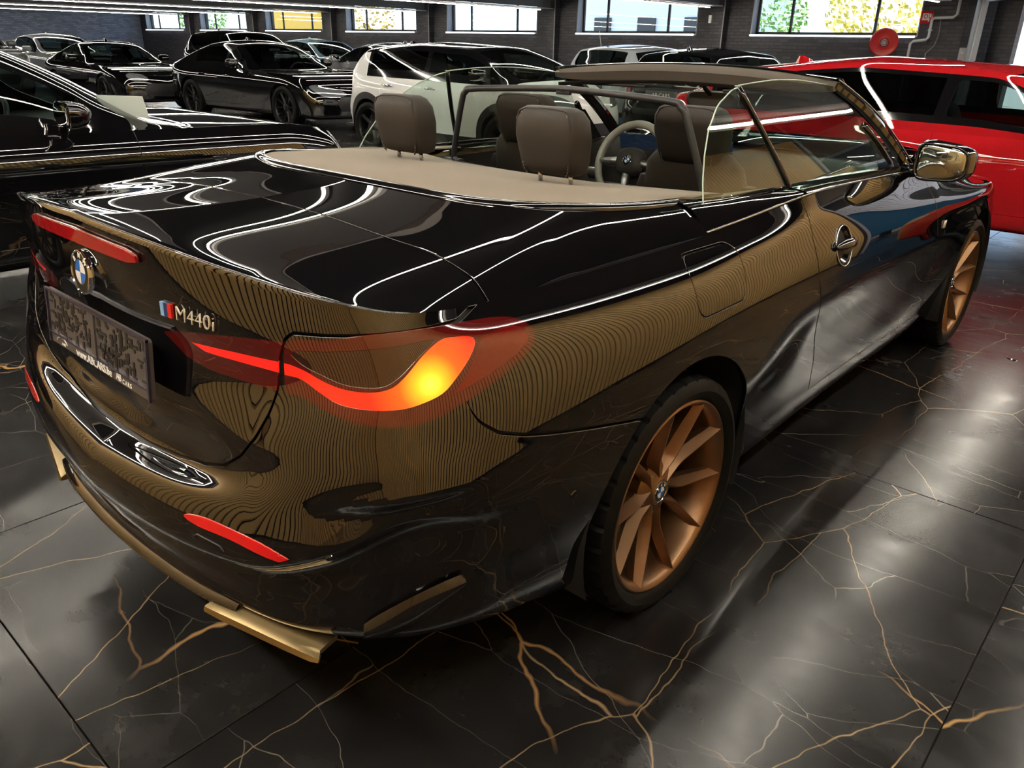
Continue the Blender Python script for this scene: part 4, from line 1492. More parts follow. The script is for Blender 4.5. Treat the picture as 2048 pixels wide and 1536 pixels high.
        G = [[(x, sg * y, z) for y, z in ((.742, .985), (.75, .93), (.72, .86), (.735, .72), (.70, .60), (.72, .45), (.74, .34))] for x in np.linspace(.45, 1.95, 16)]
        sheet('door_card', np.array(G), M['leather_dark'], car, th=.01, flip=sg < 0)
        box('armrest', (1.2, sg * .69, .70), (.28, .045, .03), M['leather'], car, .02)
        tube('door_pull', [(1.35, sg * .70, .80), (1.5, sg * .67, .84), (1.7, sg * .70, .86)], .012, M['satin_silver'], car)
    hood = []
    idx = [i for i in range(len(half)) if half[i] > 10.9]
    for i in idx[::3] + [idx[-1]]:
        o_ = top[i]
        u = (half[i] - 10.9) / (18 - 10.9)
        inn = np.array([2.02 - .14 * u ** .5 * 0 - .10 * u, -.72 * (1 - u) ** .8, .985 + .04 * u])
        hood.append([tuple(o_ * (1 - v) + inn * v + np.array([0, 0, .05 * math.sin(PI * v) + .03 * u * math.sin(PI * v)])) for v in np.linspace(0, 1, 14)])
    Gh = np.array(hood)
    Gh = np.concatenate([Gh, (Gh[:-1] * [1, -1, 1])[::-1]])
    sheet('hood', Gh, BP, car, th=.006)
    # --- windscreen, pillars, header
    def ws(u, v):   # u -1..1 across, v 0 bottom 1 top
        yb, yt = .735, .615
        y = u * (yb * (1 - v) + yt * v)
        x = (2.03 + .15 * (1 - u * u)) * (1 - v) + (1.365 + .075 * (1 - u * u)) * v
        z = (.980 + .02 * (1 - u * u)) * (1 - v) + (1.318 + .030 * (1 - u * u)) * v + .03 * math.sin(PI * v)
        return (x, y, z)
    sheet('windscreen', np.array([[ws(u, v) for v in np.linspace(.02, .97, 10)] for u in np.linspace(-.96, .96, 21)]), M['glass'], car, th=.005)
    for sg in (-1, 1):
        pts = [Vector(ws(sg * 1.0, v)) for v in np.linspace(-.06, 1.0, 14)]
        V = []; F = []
        for p in pts:
            for a, b in ((-.035, 0), (-.012, .022), (.022, .016), (.034, -.008), (.010, -.026), (-.026, -.020)):
                V.append(p + Vector((b * .85 + a * .3, sg * -a * .7 + 0, b * .6)))
        k = 6
        for i in range(len(pts) - 1):
            for j in range(k):
                F.append((i * k + j, i * k + (j + 1) % k, (i + 1) * k + (j + 1) % k, (i + 1) * k + j))
        F += [tuple(range(k)), tuple((len(pts) - 1) * k + j for j in range(k))]
        po = vf_obj('windscreen_pillar', (V, F), BP, car, 50)
        tube('pillar_trim', [p + Vector((.0, sg * .022, .012)) for p in pts], .004, M['dark_chrome'], po, 6)
        V, F = box_vf((0, 0, 0), (1, 1, 1))
        tri = [(1.86, .992), (1.62, .998), (1.92, 1.012), (1.60, 1.165), (1.63, 1.165)]
        vf_obj('mirror_triangle', poly_prism([(0, 0), (-.21, .0), (-.235, .018), (-.275, .165), (-.245, .165)], (1.88, sg * .752, .99), (1, 0, 0), (0, -sg * .42, .91), .006), GB, car)
    hs = [(-.050, -.048), (-.020, -.050), (.055, -.030), (.075, -.004), (.060, .010), (.0, .018), (-.04, .012), (-.066, -.012)]
    V = []; F = []
    us = np.linspace(-1.03, 1.03, 31)
    for u in us:
        p = Vector(ws(u, 1.0)); e = .55 + .45 * (1 - abs(u) ** 6)
        for a, b in hs:
            V.append(p + Vector((a * e, 0, b * e)))
    k = len(hs)
    for i in range(len(us) - 1):
        for j in range(k):
            F.append((i * k + j, i * k + (j + 1) % k, (i + 1) * k + (j + 1) % k, (i + 1) * k + j))
    F += [tuple(range(k)), tuple((len(us) - 1) * k + j for j in range(k))]
    hd = vf_obj('windscreen_header', (V, F), M['headliner'], car, 40)
    sheet('header_capping', np.array([[Vector(ws(u, 1.0)) + Vector((a, 0, b)) for a, b in ((-.028, .0185), (.0, .0225), (.04, .0195), (.066, .010), (.080, -.004))] for u in us]), BP, hd, th=.004, flip=True)
    sheet('header_underside', np.array([[Vector(ws(u * .95, 1.0)) + Vector((a, 0, b)) for a, b in ((-.05, -.046), (-.045, -.062), (.02, -.060), (.055, -.034))] for u in us]), M['leather_dark'], hd, th=.004)
    for y0 in (.34, -.34):
        box('sun_visor', (1.425, y0, 1.272), (.05, .16, .006), M['leather_dark'], hd, .005)
    tube('mirror_stem', [(1.45, -.03, 1.325), (1.50, -.04, 1.27), (1.545, -.045, 1.245)], .011, M['dark_plastic'], hd)
    vf_obj('rear_view_mirror', xf(cushion_vf([(0, 0, -.012, .105, .028, 4), (0, 0, 0, .122, .034, 4), (0, 0, .014, .118, .032, 4)], 40), Matrix.Translation((1.545, -.050, 1.228)) @ Matrix.Rotation(PI / 2, 4, 'Z') @ Matrix.Rotation(PI / 2, 4, 'X')), M['dark_plastic'], car)
    # --- side glass: plane leaning inwards
    gy = lambda z: .745 - .36 * max(0, z - 1.02) - .25 * max(0, z - 1.02) ** 2
    for sg in (-1, 1):
        qx = lambda z: float(np.interp(z, [1.0, 1.04, 1.10, 1.16, 1.22, 1.28, 1.315, 1.325], [.285, .285, .310, .350, .405, .495, .600, .66]))
        dv = lambda z: .83 - .60 * (z - 1.01)
        ap = lambda z: 1.80 - 1.26 * (z - .985) - .30 * (z - .985) ** 2
        topz = lambda t: 1.325 + .010 * math.sin(PI * min(1, t)) - .006 * t
        def pane(name, xa, xb, zb, zt, n=14):
            G = []
            for t in np.linspace(0, 1, n):
                row = []
                for v in np.linspace(0, 1, 16):
                    z = zb + (zt(t) - zb) * v
                    row.append((xa(z) * (1 - t) + xb(z) * t, sg * gy(z), z))
                G.append(row)
            return sheet(name, np.array(G), M['glass'], car, th=.004, flip=sg > 0)
        # quarter glass: top follows the curved rear edge
        G = []
        for v in np.linspace(0, 1, 20):
            z = 1.0 + (1.326 - 1.0) * v
            G.append([(qx(z) * (1 - t) + (dv(z) - .008) * t, sg * gy(z), z) for t in np.linspace(0, 1, 10)])
        sheet('quarter_glass', np.array(G), M['glass'], car, th=.004, flip=sg < 0)
        tube('quarter_glass_edge', [(qx(z), sg * gy(z), z) for z in np.linspace(1.03, 1.326, 24)] + [(dv(1.326) - .01, sg * gy(1.326), 1.3265)], .0022, M['edge_glass'], car, 6)
        pane('door_glass', lambda z: dv(z) + .012, lambda z: max(ap(z), dv(z) + .012), 1.0, lambda t: 1.327 + .016 * math.sin(PI * min(1, t * 1.1)) - .012 * t)
        tube('door_glass_edge', [(dv(1.33) + .012 + t * (ap(1.315) - dv(1.33)), sg * gy(1.327), 1.327 + .016 * math.sin(PI * min(1, t * 1.1)) - .012 * t) for t in np.linspace(0, 1, 14)], .0022, M['edge_glass'], car, 6)
        tube('glass_divider', [(dv(z) + .002, sg * (gy(z) + .002), z) for z in np.linspace(1.0, 1.322, 12)], .0085, GB, car, 8)
        tube('front_glass_channel', [(ap(z) + .01, sg * (gy(z) - .004), z) for z in np.linspace(.99, 1.17, 6)], .014, GB, car, 8)
    # --- door mirrors
    for sg in (-1, 1):
        R = Matrix.Translation((1.775, sg * .945, 1.045)) @ Matrix.Rotation(sg * .10, 4, 'Z')
        rows = [(-.055, .086, .058, 4.2), (-.050, .098, .068, 4.2), (-.02, .104, .073, 4), (.03, .098, .068, 3.4), (.075, .078, .052, 3), (.10, .045, .03, 2.4), (.108, .012, .01, 2)]
        V, F = cushion_vf([(0, 0, a, b, c_, p) for a, b, c_, p in rows], 36)
        V = [R @ Vector((v[2], v[0] * 1.0 - sg * 0, v[1] * (1 + .18 * v[0] * -sg / .1))) for v in V]
        mo = vf_obj('door_mirror', (V, F), BP, car, 50)
        V, F = cushion_vf([(0, 0, -.058, .078, .050, 4), (0, 0, -.056, .084, .056, 4)], 36)
        vf_obj('mirror_glass', ([R @ Vector((v[2], v[0], v[1] * (1 + .18 * v[0] * -sg / .1))) for v in V], F), M['mirror'], mo)
        rr = [R @ Vector((-.057, .093 * math.copysign(abs(math.cos(t)) ** .5, math.cos(t)), .063 * math.copysign(abs(math.sin(t)) ** .5, math.sin(t)) * (1 + .18 * .093 * math.cos(t) * -sg / .1))) for t in np.linspace(0, 2 * PI, 40, endpoint=False)]
        tube('mirror_frame', rr, .006, GB, mo, 8, True)
        tube('mirror_foot', [(1.78, sg * .79, .995), (1.785, sg * .84, 1.0), (1.79, sg * .90, 1.01)], [.03, .025, .028], GB, mo, 10)
    # --- badge behind the front wheel arch
    p, n = on_low(3.90, .745)
    place_text('fender_emblem', 'M', .040, p + n * .001, (-1, 0, 0) if False else (1, 0, 0), (0, 0, 1), M['silver_text'], car, .002, shear=.25, bold=.002)


M['tyre_print'] = mat('tyre_print', (.16, .15, .12), .6)
M['holder'] = mat('holder_plastic', (.065, .058, .058), .36)
M['holder_edge'] = mat('holder_edge', (.030, .028, .045), .22)
M['slot_black'] = mat('slot_black', (.004, .004, .005), .5)
M['dark_chrome'] = mat('dark_chrome', (.30, .30, .31), .10, 1.0)
M['edge_glass'] = mat('edge_glass', (.35, .45, .36), .1, spec=.6)
M['stripe_light_blue'] = mat('stripe_light_blue', (.22, .42, .68), .3)
M['stripe_dark_blue'] = mat('stripe_dark_blue', (.02, .04, .14), .3)
M['stripe_red'] = mat('stripe_red', (.65, .03, .02), .3)
hero_details()
# ------------------------------------------------------------------ hero: cabin
M['plastic_wrap'] = mat('plastic_wrap', (.30, .30, .27), .28)
M['screen'] = mat('dark_screen', (.01, .012, .016), .08, emit=(.05, .12, .25), estr=.12)


def seat_back(parent, name, x, y, zb, zt, xb, m, hw=.215):
    """reclined backrest as a stack of rounded sections"""
    rows = []
    for t, w, d, p in ((0, .90, .055, 3), (.03, .98, .070, 3.5), (.35, 1.0, .072, 3.5), (.7, .97, .065, 3.5), (.93, .84, .052, 3.2), (1.0, .66, .030, 2.6)):
        rows.append((xb + (x - xb) * t, y, zb + (zt - zb) * t, d, hw * w, p))
    return vf_obj(name, cushion_vf(rows, 40), m, parent, 60)


def headrest(parent, name, c, hw, h, d, m, tilt=-.12):
    """padded headrest, wider at the top, with piping and stitching; posts below"""
    rows = []
    for t, w, dd, p in ((0, .74, .55, 3.2), (.03, .84, .80, 4), (.2, .90, .96, 4.5), (.55, .99, 1.0, 4.5), (.82, .98, .92, 4.2), (.95, .88, .70, 3.6), (1.0, .74, .42, 3)):
        rows.append((c[0] + tilt * h * (t - .5), c[1], c[2] - h / 2 + h * t, d * dd, hw * w, p))
    o = vf_obj(name, cushion_vf(rows, 48), m, parent, 60)
    def outline(k, off):
        pts = []
        prof = [(0, .74), (.06, .86), (.3, .94), (.6, .99), (.8, .975), (.93, .90)]
        for t, w in prof:
            pts.append((c[0] + tilt * h * (t - .5) - d * k * (.96 if t < .9 else .80), c[1] + hw * w * off, c[2] - h / 2 + h * t))
        return pts
    a = outline(.80, .86); b = outline(.80, -.86)
    arc = a + [(c[0] + tilt * h * .47 - d * .55, c[1] + hw * .60, c[2] + h * .468), (c[0] + tilt * h * .49 - d * .50, c[1], c[2] + h * .482), (c[0] + tilt * h * .47 - d * .55, c[1] - hw * .60, c[2] + h * .468)] + b[::-1]
    tube('piping', arc, .0030, M['leather_dark'], o, 6)
    arc2 = [(p[0] - .0015, p[1] * .0 + c[1] + (p[1] - c[1]) * .94, p[2] - .004) for p in arc]
    st = []
    for i in range(len(arc2) - 1):
        p0, p1 = Vector(arc2[i]), Vector(arc2[i + 1])
        n = max(1, int((p1 - p0).length / .0085))
        for j in range(n):
            q0 = p0.lerp(p1, j / n); q1 = p0.lerp(p1, (j + .6) / n)
            st.append(tube_vf([q0, q1], .0011, 4))
    link('stitching', mesh(*join_vf(st)), M['stitch'], o, kind='stuff')
    for sg in (-1, 1):
        tube('headrest_post', [(c[0] - tilt * h * .4, c[1] + sg * hw * .5, c[2] - h * .45), (c[0] - tilt * h * .6, c[1] + sg * hw * .5, c[2] - h * .72)], .0065, M['chrome'], parent, 10)
    return o


M['stitch'] = mat('stitch', (.22, .18, .13), .8)


def hero_cabin():
    L, LD = M['leather'], M['leather_dark']
    box('cabin_floor', (1.1, 0, .26), (1.0, .74, .02), M['matte_black'], car, .01)
    # fabric cover behind the seats, headrests stand through it
    C = np.array(CLOTH)
    cx = lambda y: float(np.interp(abs(y), np.r_[C[:-1, 1], .69], np.r_[C[:-1, 0], .22]))
    cz = lambda y: float(np.interp(abs(y), np.r_[C[:-1, 1]], np.r_[C[:-1, 2]]))
    fx = lambda y: .335 + .14 * (abs(y) / .67) ** 2
    G = []
    ys = np.concatenate([-np.linspace(.690, 0, 31), np.linspace(0, .690, 31)[1:]])
    for y in ys:
        x0, x1, z0 = cx(y) + .008, fx(y), cz(y) + .001
        row = []
        for v in np.linspace(0, 1, 30):
            z1 = 1.047 - .004 * abs(y)
            z = z0 * (1 - v) + z1 * v + .014 * math.sin(PI * v) * (1 - (abs(y) / .69) ** 4) - .006 * math.exp(-((abs(y) - .31) / .12) ** 2 - ((v - .75) / .2) ** 2) + .003 * math.sin(9 * v + 7 * y) * math.sin(PI * v)
            row.append((x0 * (1 - v) + x1 * v, y, z))
        row.append((x1 + .006, y, row[-1][2] - .02)); row.append((x1 - .01, y, row[-1][2] - .08))
        G.append(row)
    cov = sheet('fabric_cover', np.array(G), M['cover'], car, th=.006, flip=True)
    for sg in (-1, 1):
        G = [[(x, sg * (float(np.interp(x, [.14, .5, .78], [.652, .682, .700])) + a), 1.046 + b - .045 * (x - .2)) for a, b in ((-.02, .004), (.02, .008), (.045, .004), (.05, -.03))] for x in np.linspace(.14, .78, 12)]
        sheet('cover_side_panel', np.array(G), M['cover'], car, th=.004, flip=sg < 0)
    tr = [Vector((a, -b, c + .001)) for a, b, c in C]
    q = nspline(np.arange(len(C), dtype=float), np.array([list(v) for v in tr]), np.linspace(0, len(C) - 1, 40))
    path = [Vector(p) for p in q[::-1]] + [Vector((p[0], -p[1], p[2])) for p in q[1:]]
    V = []; F = []
    for i, p in enumerate(path):
        a, b = path[max(0, i - 1)], path[min(len(path) - 1, i + 1)]
        t = (b - a).normalized(); o = Vector((t.y, -t.x, 0)); o = -o if o.dot(Vector((p.x - .3, p.y, 0))) < 0 else o
        V += [p + o * -.012 + Vector((0, 0, .004)), p + Vector((0, 0, .007)), p + o * .014 + Vector((0, 0, .005)), p + o * .022 + Vector((0, 0, -.004)), p + o * .020 + Vector((0, 0, -.020))]
    k = 5
    for i in range(len(path) - 1):
        for j in range(k - 1):
            F.append((i * k + j, i * k + j + 1, (i + 1) * k + j + 1, (i + 1) * k + j))
    vf_obj('deck_trim', (V, F), M['gloss_black'], car, 60)
    # seats
    for sg in (-1, 1):
        y = sg * .37
        vf_obj('seat_cushion', cushion_vf([(1.22, y, .36, .24, .23, 4), (1.22, y, .42, .28, .26, 4), (1.20, y, .50, .27, .25, 4), (1.20, y, .53, .22, .20, 4)], 40), L, car, 60)
        seat_back(car, 'seat_back', .865, y, .48, 1.10, 1.03, L)
        for s2 in (-1, 1):
            seat_back(car, 'seat_bolster', .90, y + s2 * .19, .5, 1.0, 1.08, LD, .05)
        headrest(car, 'front_headrest', (.845, y, 1.155), .135, .19, .058, L, -.22)
        headrest(car, 'rear_headrest', (.165, sg * .315, 1.180), .112, .180, .056, L, -.16)
    box('rear_bench_back', (.20, 0, .80), (.06, .60, .24), L, car, .04)
    box('rear_bench_seat', (.42, 0, .55), (.24, .60, .07), L, car, .04)
    # wind deflector: rounded trapezoid frame with dark net
    out = [(-.545, 1.000), (-.535, .985), (-.30, .978), (0, .974), (.30, .978), (.535, .985), (.56, 1.000), (.565, 1.03), (.50, 1.22), (.475, 1.258), (.42, 1.272), (.03, 1.290), (0, 1.284), (-.03, 1.290), (-.40, 1.275), (-.455, 1.258), (-.48, 1.22), (-.545, 1.03)]
    sm = smooth_poly(out, 5)
    fr = [(.63 - .10 * (z - 1.0), y, z) for y, z in sm]
    fo = tube('wind_deflector', fr, .0115, M['dark_plastic'], car, 10, True)
    n = len(fr)
    link('deflector_net', mesh(fr, [tuple(range(n))], False), M['net'], fo)
    box('deflector_latch', (.60, 0, 1.280), (.008, .03, .008), M['dark_plastic'], fo, .003)
    for y in (-.60, .60):
        box('deflector_mount', (.64, y, .99), (.02, .06, .012), M['dark_plastic'], fo, .006)
    # dashboard, console, instruments, steering wheel
    sec = [(1.60, .62), (1.58, .80), (1.62, .90), (1.70, .955), (1.86, .985), (2.05, .985), (2.08, .90)]
    G = [[(a + .04 * (abs(y) / .72) ** 2, y, b - .01 * (abs(y) / .72) ** 2) for a, b in sec] for y in np.linspace(-.735, .735, 21)]
    sheet('dashboard', np.array(G), LD, car, th=.01)
    box('instrument_screen', (1.745, .37, .985), (.008, .16, .055), M['screen'], car, .004, rot=Matrix.Rotation(-.25, 3, 'Y'))
    box('centre_screen', (1.66, .02, 1.00), (.008, .135, .052), M['screen'], car, .004, rot=Matrix.Rotation(-.2, 3, 'Y'))
    tube('dash_trim', [(1.585, y, .815) for y in np.linspace(-.70, .70, 9)], .008, M['satin_silver'], car)
    for y0 in (-.62, -.1, .1, .62):
        box('air_vent', (1.582, y0, .86), (.006, .07, .02), M['satin_silver'], car, .004)
    box('centre_console', (1.05, 0, .52), (.52, .10, .10), LD, car, .03)
    tube('gear_lever', [(1.32, .0, .60), (1.31, .0, .70)], [.014, .022], M['dark_plastic'], car)
    R = Matrix.Translation((1.585, .36, .925)) @ Matrix.Rotation(-1.20, 4, 'Y')
    ring = [R @ Vector((.178 * math.cos(t), .178 * math.sin(t), 0)) for t in np.linspace(0, 2 * PI, 48, endpoint=False)]
    sw = tube('steering_wheel', ring, .0185, M['plastic_wrap'], car, 10, True)
    V, F = cushion_vf([(0, 0, -.03, .06, .07, 2.5), (0, 0, -.045 + .05, .068, .082, 2.6), (0, 0, .022, .055, .068, 2.5), (0, 0, .028, .03, .04, 2.4)], 32)
    vf_obj('airbag_cover', xf((V, F), R), LD, sw, 60)
    for a in (PI / 2 + .05, -PI / 2 - .05, PI):
        pts = [R @ Vector((r * math.cos(a), r * math.sin(a), .002)) for r in (.06, .11, .17)]
        tube('wheel_spoke', pts, [.022, .017, .014], M['satin_silver'], sw, 8)
    nrm = (R.to_3x3() @ Vector((0, 0, 1)))
    roundel(sw, R @ Vector((0, 0, .030)), nrm, (R.to_3x3() @ Vector((1, 0, 0))), .024, 'steering_badge')


hero_cabin()
# ------------------------------------------------------------------ the other cars
def interior(root, P):
    """simple cabin: floor, two front seats with headrests, bench, dashboard, steering wheel"""
    cx = P['xw_base']; m = P.get('trim', M['leather_dark'])
    w = P['W']
    rng_x = (P['xr_base'] + cx) / 2
    box('cabin_floor', (rng_x, 0, .30), ((cx - P['xr_base']) / 2 + .2, w / 2 - .16, .02), M['matte_black'], root)
    V, F = cushion_vf([(cx - .25, 0, .62, .22, w / 2 - .16, 6), (cx - .20, 0, P['zb'] - .10, .30, w / 2 - .15, 6), (cx - .08, 0, P['zb'] - .02, .22, w / 2 - .16, 6)], 28)
    vf_obj('dashboard', (V, F), m, root, 60)
    for sg in (-1, 1):
        y = sg * .37
        xs = cx - 1.05
        vf_obj('seat_cushion', cushion_vf([(xs + .1, y, .34, .24, .23, 4), (xs + .1, y, .50, .27, .25, 4), (xs + .1, y, .53, .2, .2, 4)], 20), m, root, 60)
        seat_back(root, 'seat_back', xs - .32, y, .48, 1.02, xs - .12, m)
        vf_obj('front_headrest', cushion_vf([(xs - .33, y, 1.03, .03, .10, 3), (xs - .34, y, 1.08, .05, .13, 4), (xs - .35, y, 1.17, .05, .13, 4), (xs - .36, y, 1.21, .03, .10, 3)], 20), m, root, 60)
    vf_obj('rear_bench', cushion_vf([(cx - 1.95, 0, .34, .26, .62, 6), (cx - 1.95, 0, .52, .28, .62, 6), (cx - 2.15, 0, .58, .10, .62, 5), (cx - 2.25, 0, P['zb'] - .02, .09, .60, 5), (cx - 2.27, 0, P['zb'] + .04, .06, .5, 4)], 24), m, root, 60)
    ysw = .37 * P.get('drive', 1)
    R = Matrix.Translation((cx - .48, ysw, P['zb'] - .08)) @ Matrix.Rotation(-1.2, 4, 'Y')
    sw = tube('steering_wheel', [R @ Vector((.175 * math.cos(t), .175 * math.sin(t), 0)) for t in np.linspace(0, 2 * PI, 28, endpoint=False)], .017, M['dark_plastic'], root, 8, True)
    vf_obj('airbag_cover', xf(cushion_vf([(0, 0, -.03, .05, .06, 3), (0, 0, .02, .05, .06, 3)], 16), R), M['dark_plastic'], sw)
    for a in (PI / 2, -PI / 2, PI):
        tube('wheel_spoke', [R @ Vector((r * math.cos(a), r * math.sin(a), 0)) for r in (.05, .17)], .014, M['dark_plastic'], sw, 6)
    box('rear_view_mirror', (P['xw_top'] + .22, 0, P['H'] - .17), (.02, .11, .03), M['dark_plastic'], root, .012)


def make_car(P, name, label, loc, heading, group=None):
    root = thing(name, label, 'car', group, loc, heading)
    L, W, H = P['L'], P['W'], P['H']
    a, w = L / 2, W / 2
    xf_, xr_ = a - P['fo'], a - P['fo'] - P['wb']
    zb, zn, zt = P['zb'], P['zn'], P['zt']
    R = P.get('R', .335)
    pm = P['paint']
    sq = P.get('square', .0)
    plan = [(-a, 0), (-a + .015, .32 * w), (-a + .065, .64 * w), (-a + .19, .87 * w), (-a + .42, .965 * w), (xr_, w), ((xr_ + xf_) / 2, .985 * w), (xf_, .995 * w),
            (a - .46, .955 * w), (a - .25, .86 * w), (a - .105, .63 * w), (a - .03, .32 * w), (a, 0)]
    def row(fr, fs, ff, ins_r, ins_s, ins_f):
        return ({0: .24 + fr * (zt - .24), 3: .24 + fr * (zt - .24) * .6 + fs * (zb - .20) * .4 - .016, 4: .20 + fs * (zb - .20), 7: .20 + fs * (zb - .05 - .20), 8: .2 + fs * (zb - .12 - .20), 9: .19 + ff * (zn + .08 - .19), 12: .19 + ff * (zn - .19)},
                {0: ins_r, 3: ins_r, 4: ins_s, 8: ins_s, 9: ins_f, 12: ins_f})
    sh = P.get('shoulder', .08)
    LVg = [row(0, 0, 0, .16, .14, .12), row(.05, .05, .05, .05, .07, .03), row(.2, .2, .22, .02, .045, .01), row(.36, .36, .42, .0, .022, .0), row(.48, .50, .56, .01, .005, .004),
           row(.62, .66, .70, .035, .0, .02), row(.76, .80, .82, .05, .008, .05), row(.90, .91, .92, .055, .03, .10), row(1, 1, 1, P.get('tail_in', .08), sh, .20)]
    G, S, st = ring_surface(plan, LVg, 170, 34, smooth=2)
    nv = G.shape[1]
    V = G.reshape(-1, 3)
    low = Srf(V, grid_tris(G.shape[0], nv, True), np.stack([np.repeat(S, nv), V[:, 2]], 1))
    if low.N[(85) * nv + nv // 2, 1] > 0:
        low = Srf(V, low.T[:, ::-1].copy(), low.A)
    top = G[:170, -1]
    # upper body
    x0, x1 = top[0, 0] + .002, top[-1, 0] - .002
    nx = 150
    t = np.linspace(0, 1, nx)
    xs = x0 + (x1 - x0) * (.5 - .5 * np.cos(PI * t)) * .35 + (x1 - x0) * t * .65
    w9 = np.interp(xs, top[:, 0], -top[:, 1]); z9 = np.interp(xs, top[:, 0], top[:, 2])
    w9[0] = w9[-1] = .0
    z9[0] = top[0, 2]; z9[-1] = top[-1, 2]
    kn = [(x0, zt), (x0 + .10, zt + P.get('lip', .02))] + P.get('rear_pts', []) + [(P['xr_base'], P['zd']), (P['xr_top'], H - P.get('rdrop', .03)), ((P['xr_top'] + P['xw_top']) / 2, H), (P['xw_top'], H - .045), (P['xw_base'], P['zc']), (x1 - .35, zn + (P['zc'] - zn) * .45), (x1 - .08, zn + .03), (x1, zn)]
    kx, kz = zip(*kn)
    xd = np.linspace(x0, x1, 900)
    zz = pchip(kx, kz, xd) * .35 + np.interp(xd, kx, kz) * .65
    ker = np.exp(-np.linspace(-2, 2, 41) ** 2); ker /= ker.sum()
    zz = np.convolve(np.pad(zz, 20, mode='edge'), ker, 'valid')
    zc = np.maximum(np.interp(xs, xd, zz), z9 + .001)
    h = zc - z9
    cab = np.clip((h - .16) / .12, 0, 1); cab = cab * cab * (3 - 2 * cab)
    zcant = z9 + h * (.70 * (1 - cab) + cab * np.clip(1 - .050 / np.maximum(h, .1), .6, .92))
    yc = w9 * (.90 * (1 - cab) + cab) - cab * (.045 + P.get('tumble', .36) * (zcant - z9))
    yc = np.maximum(yc, w9 * .3)
    ks = np.linspace(0, 1, 34); K1 = .42
    Y = np.zeros((nx, len(ks))); Z = np.zeros_like(Y)
    for j, k in enumerate(ks):
        if k <= K1:
            q = k / K1
            Y[:, j] = w9 + (yc - w9) * q; Z[:, j] = z9 + (zcant - z9) * (q + .10 * math.sin(PI * q) * (cab))
        else:
            q = (k - K1) / (1 - K1)
            Y[:, j] = yc * (1 - q); Z[:, j] = zcant + (zc - zcant) * (1 - (1 - q) ** 2.4)
    for _ in range(3):
        for Q in (Y, Z):
            Q[:, 1:-1] = .25 * Q[:, :-2] + .5 * Q[:, 1:-1] + .25 * Q[:, 2:]
    Y[:, -1] = 0
    xm_ = .5 * (P['xw_base'] + P['xw_top'])
    bow = P.get('bow', .22) * (np.exp(-((xs - xm_ - .15) / .62) ** 2) - .55 * np.exp(-((xs - .5 * (P['xr_base'] + P['xr_top'])) / .5) ** 2))
    bow *= np.clip((x1 - xs) / .35, 0, 1) * np.clip((xs - x0) / .35, 0, 1)
    X = xs[:, None] + bow[:, None] * (1 - (Y / np.maximum(w9, .05)[:, None]) ** 2)
    U = np.stack([X, -Y, Z], 2)
    Lf = (U[:, :-1] * [1, -1, 1])[:, ::-1]
    U2 = np.concatenate([U, Lf], 1)
    nk = U2.shape[1]
    Vu = U2.reshape(-1, 3)
    Ku = np.concatenate([ks, ks[:-1][::-1]])
    up = Srf(Vu, grid_tris(nx, nk), np.stack([np.repeat(xs, nk), np.tile(Ku, nx)], 1))
    if up.N[:, 2].mean() < 0:
        up = Srf(Vu, up.T[:, ::-1].copy(), up.A)
    # --- lower panels
    s = low
    for xc in (xf_, xr_):
        f = np.where(np.abs(s.V[:, 1]) > w * .45, np.hypot(s.V[:, 0] - xc, s.V[:, 2] - R) - (R + .045), 1.0)
        arch, s = s.clip(f)
    half = S.max()
    aS = lambda q: np.abs(q.A[:, 0])
    sx = lambda x: float(np.interp(x, top[:, 0] * 0 + np.interp(np.linspace(0, 1, 170), np.linspace(0, 1, 170), G[:170, nv // 2, 0]), S[:170]))
    # lights
    hl_z = zn - .02
    hp = P.get('headlight', [(.36, -.10), (.86, -.03), (1.00, .06), (.86, .075), (.50, .03)])
    hpoly = [(half - q, hl_z + b) for q, b in hp]
    hl, s = s.clip(sdpoly(aS(s), s.A[:, 1], smooth_poly(hpoly, 3)))
    tp = P.get('taillight', [(.38, -.16), (.95, -.12), (1.06, -.04), (.95, -.02), (.42, -.05)])
    tpoly = [(q, zt + b) for q, b in tp]
    tlm, s = s.clip(sdpoly(aS(s), s.A[:, 1], smooth_poly(tpoly, 3)))
    gp = P.get('grille', [(0, .30), (.42, .32), (.50, .44), (.42, .56), (0, .56)])
    gpoly = [(half - q, b) for q, b in gp] + [(half + .01, gp[-1][1]), (half + .01, gp[0][1])]
    gr, s = s.clip(sdpoly(aS(s), s.A[:, 1], gpoly))
    srf_obj(gr.offset(-.012), 'grille', M['dark_plastic'], root, flange=.012)
    lowc = P.get('cladding')
    if lowc:
        cl, s = s.clip(np.minimum(s.A[:, 1] - .34, np.minimum(np.hypot(s.V[:, 0] - xf_, s.V[:, 2] - R), np.hypot(s.V[:, 0] - xr_, s.V[:, 2] - R)) - R - .13))
        srf_obj(cl, 'lower_cladding', lowc, root, flange=.004)
    xb = P['xb']; xfd = P['xw_base'] - .12 if 'xfd' not in P else P['xfd']; xrd = P.get('xrd', xr_ + .30)
    rest = s
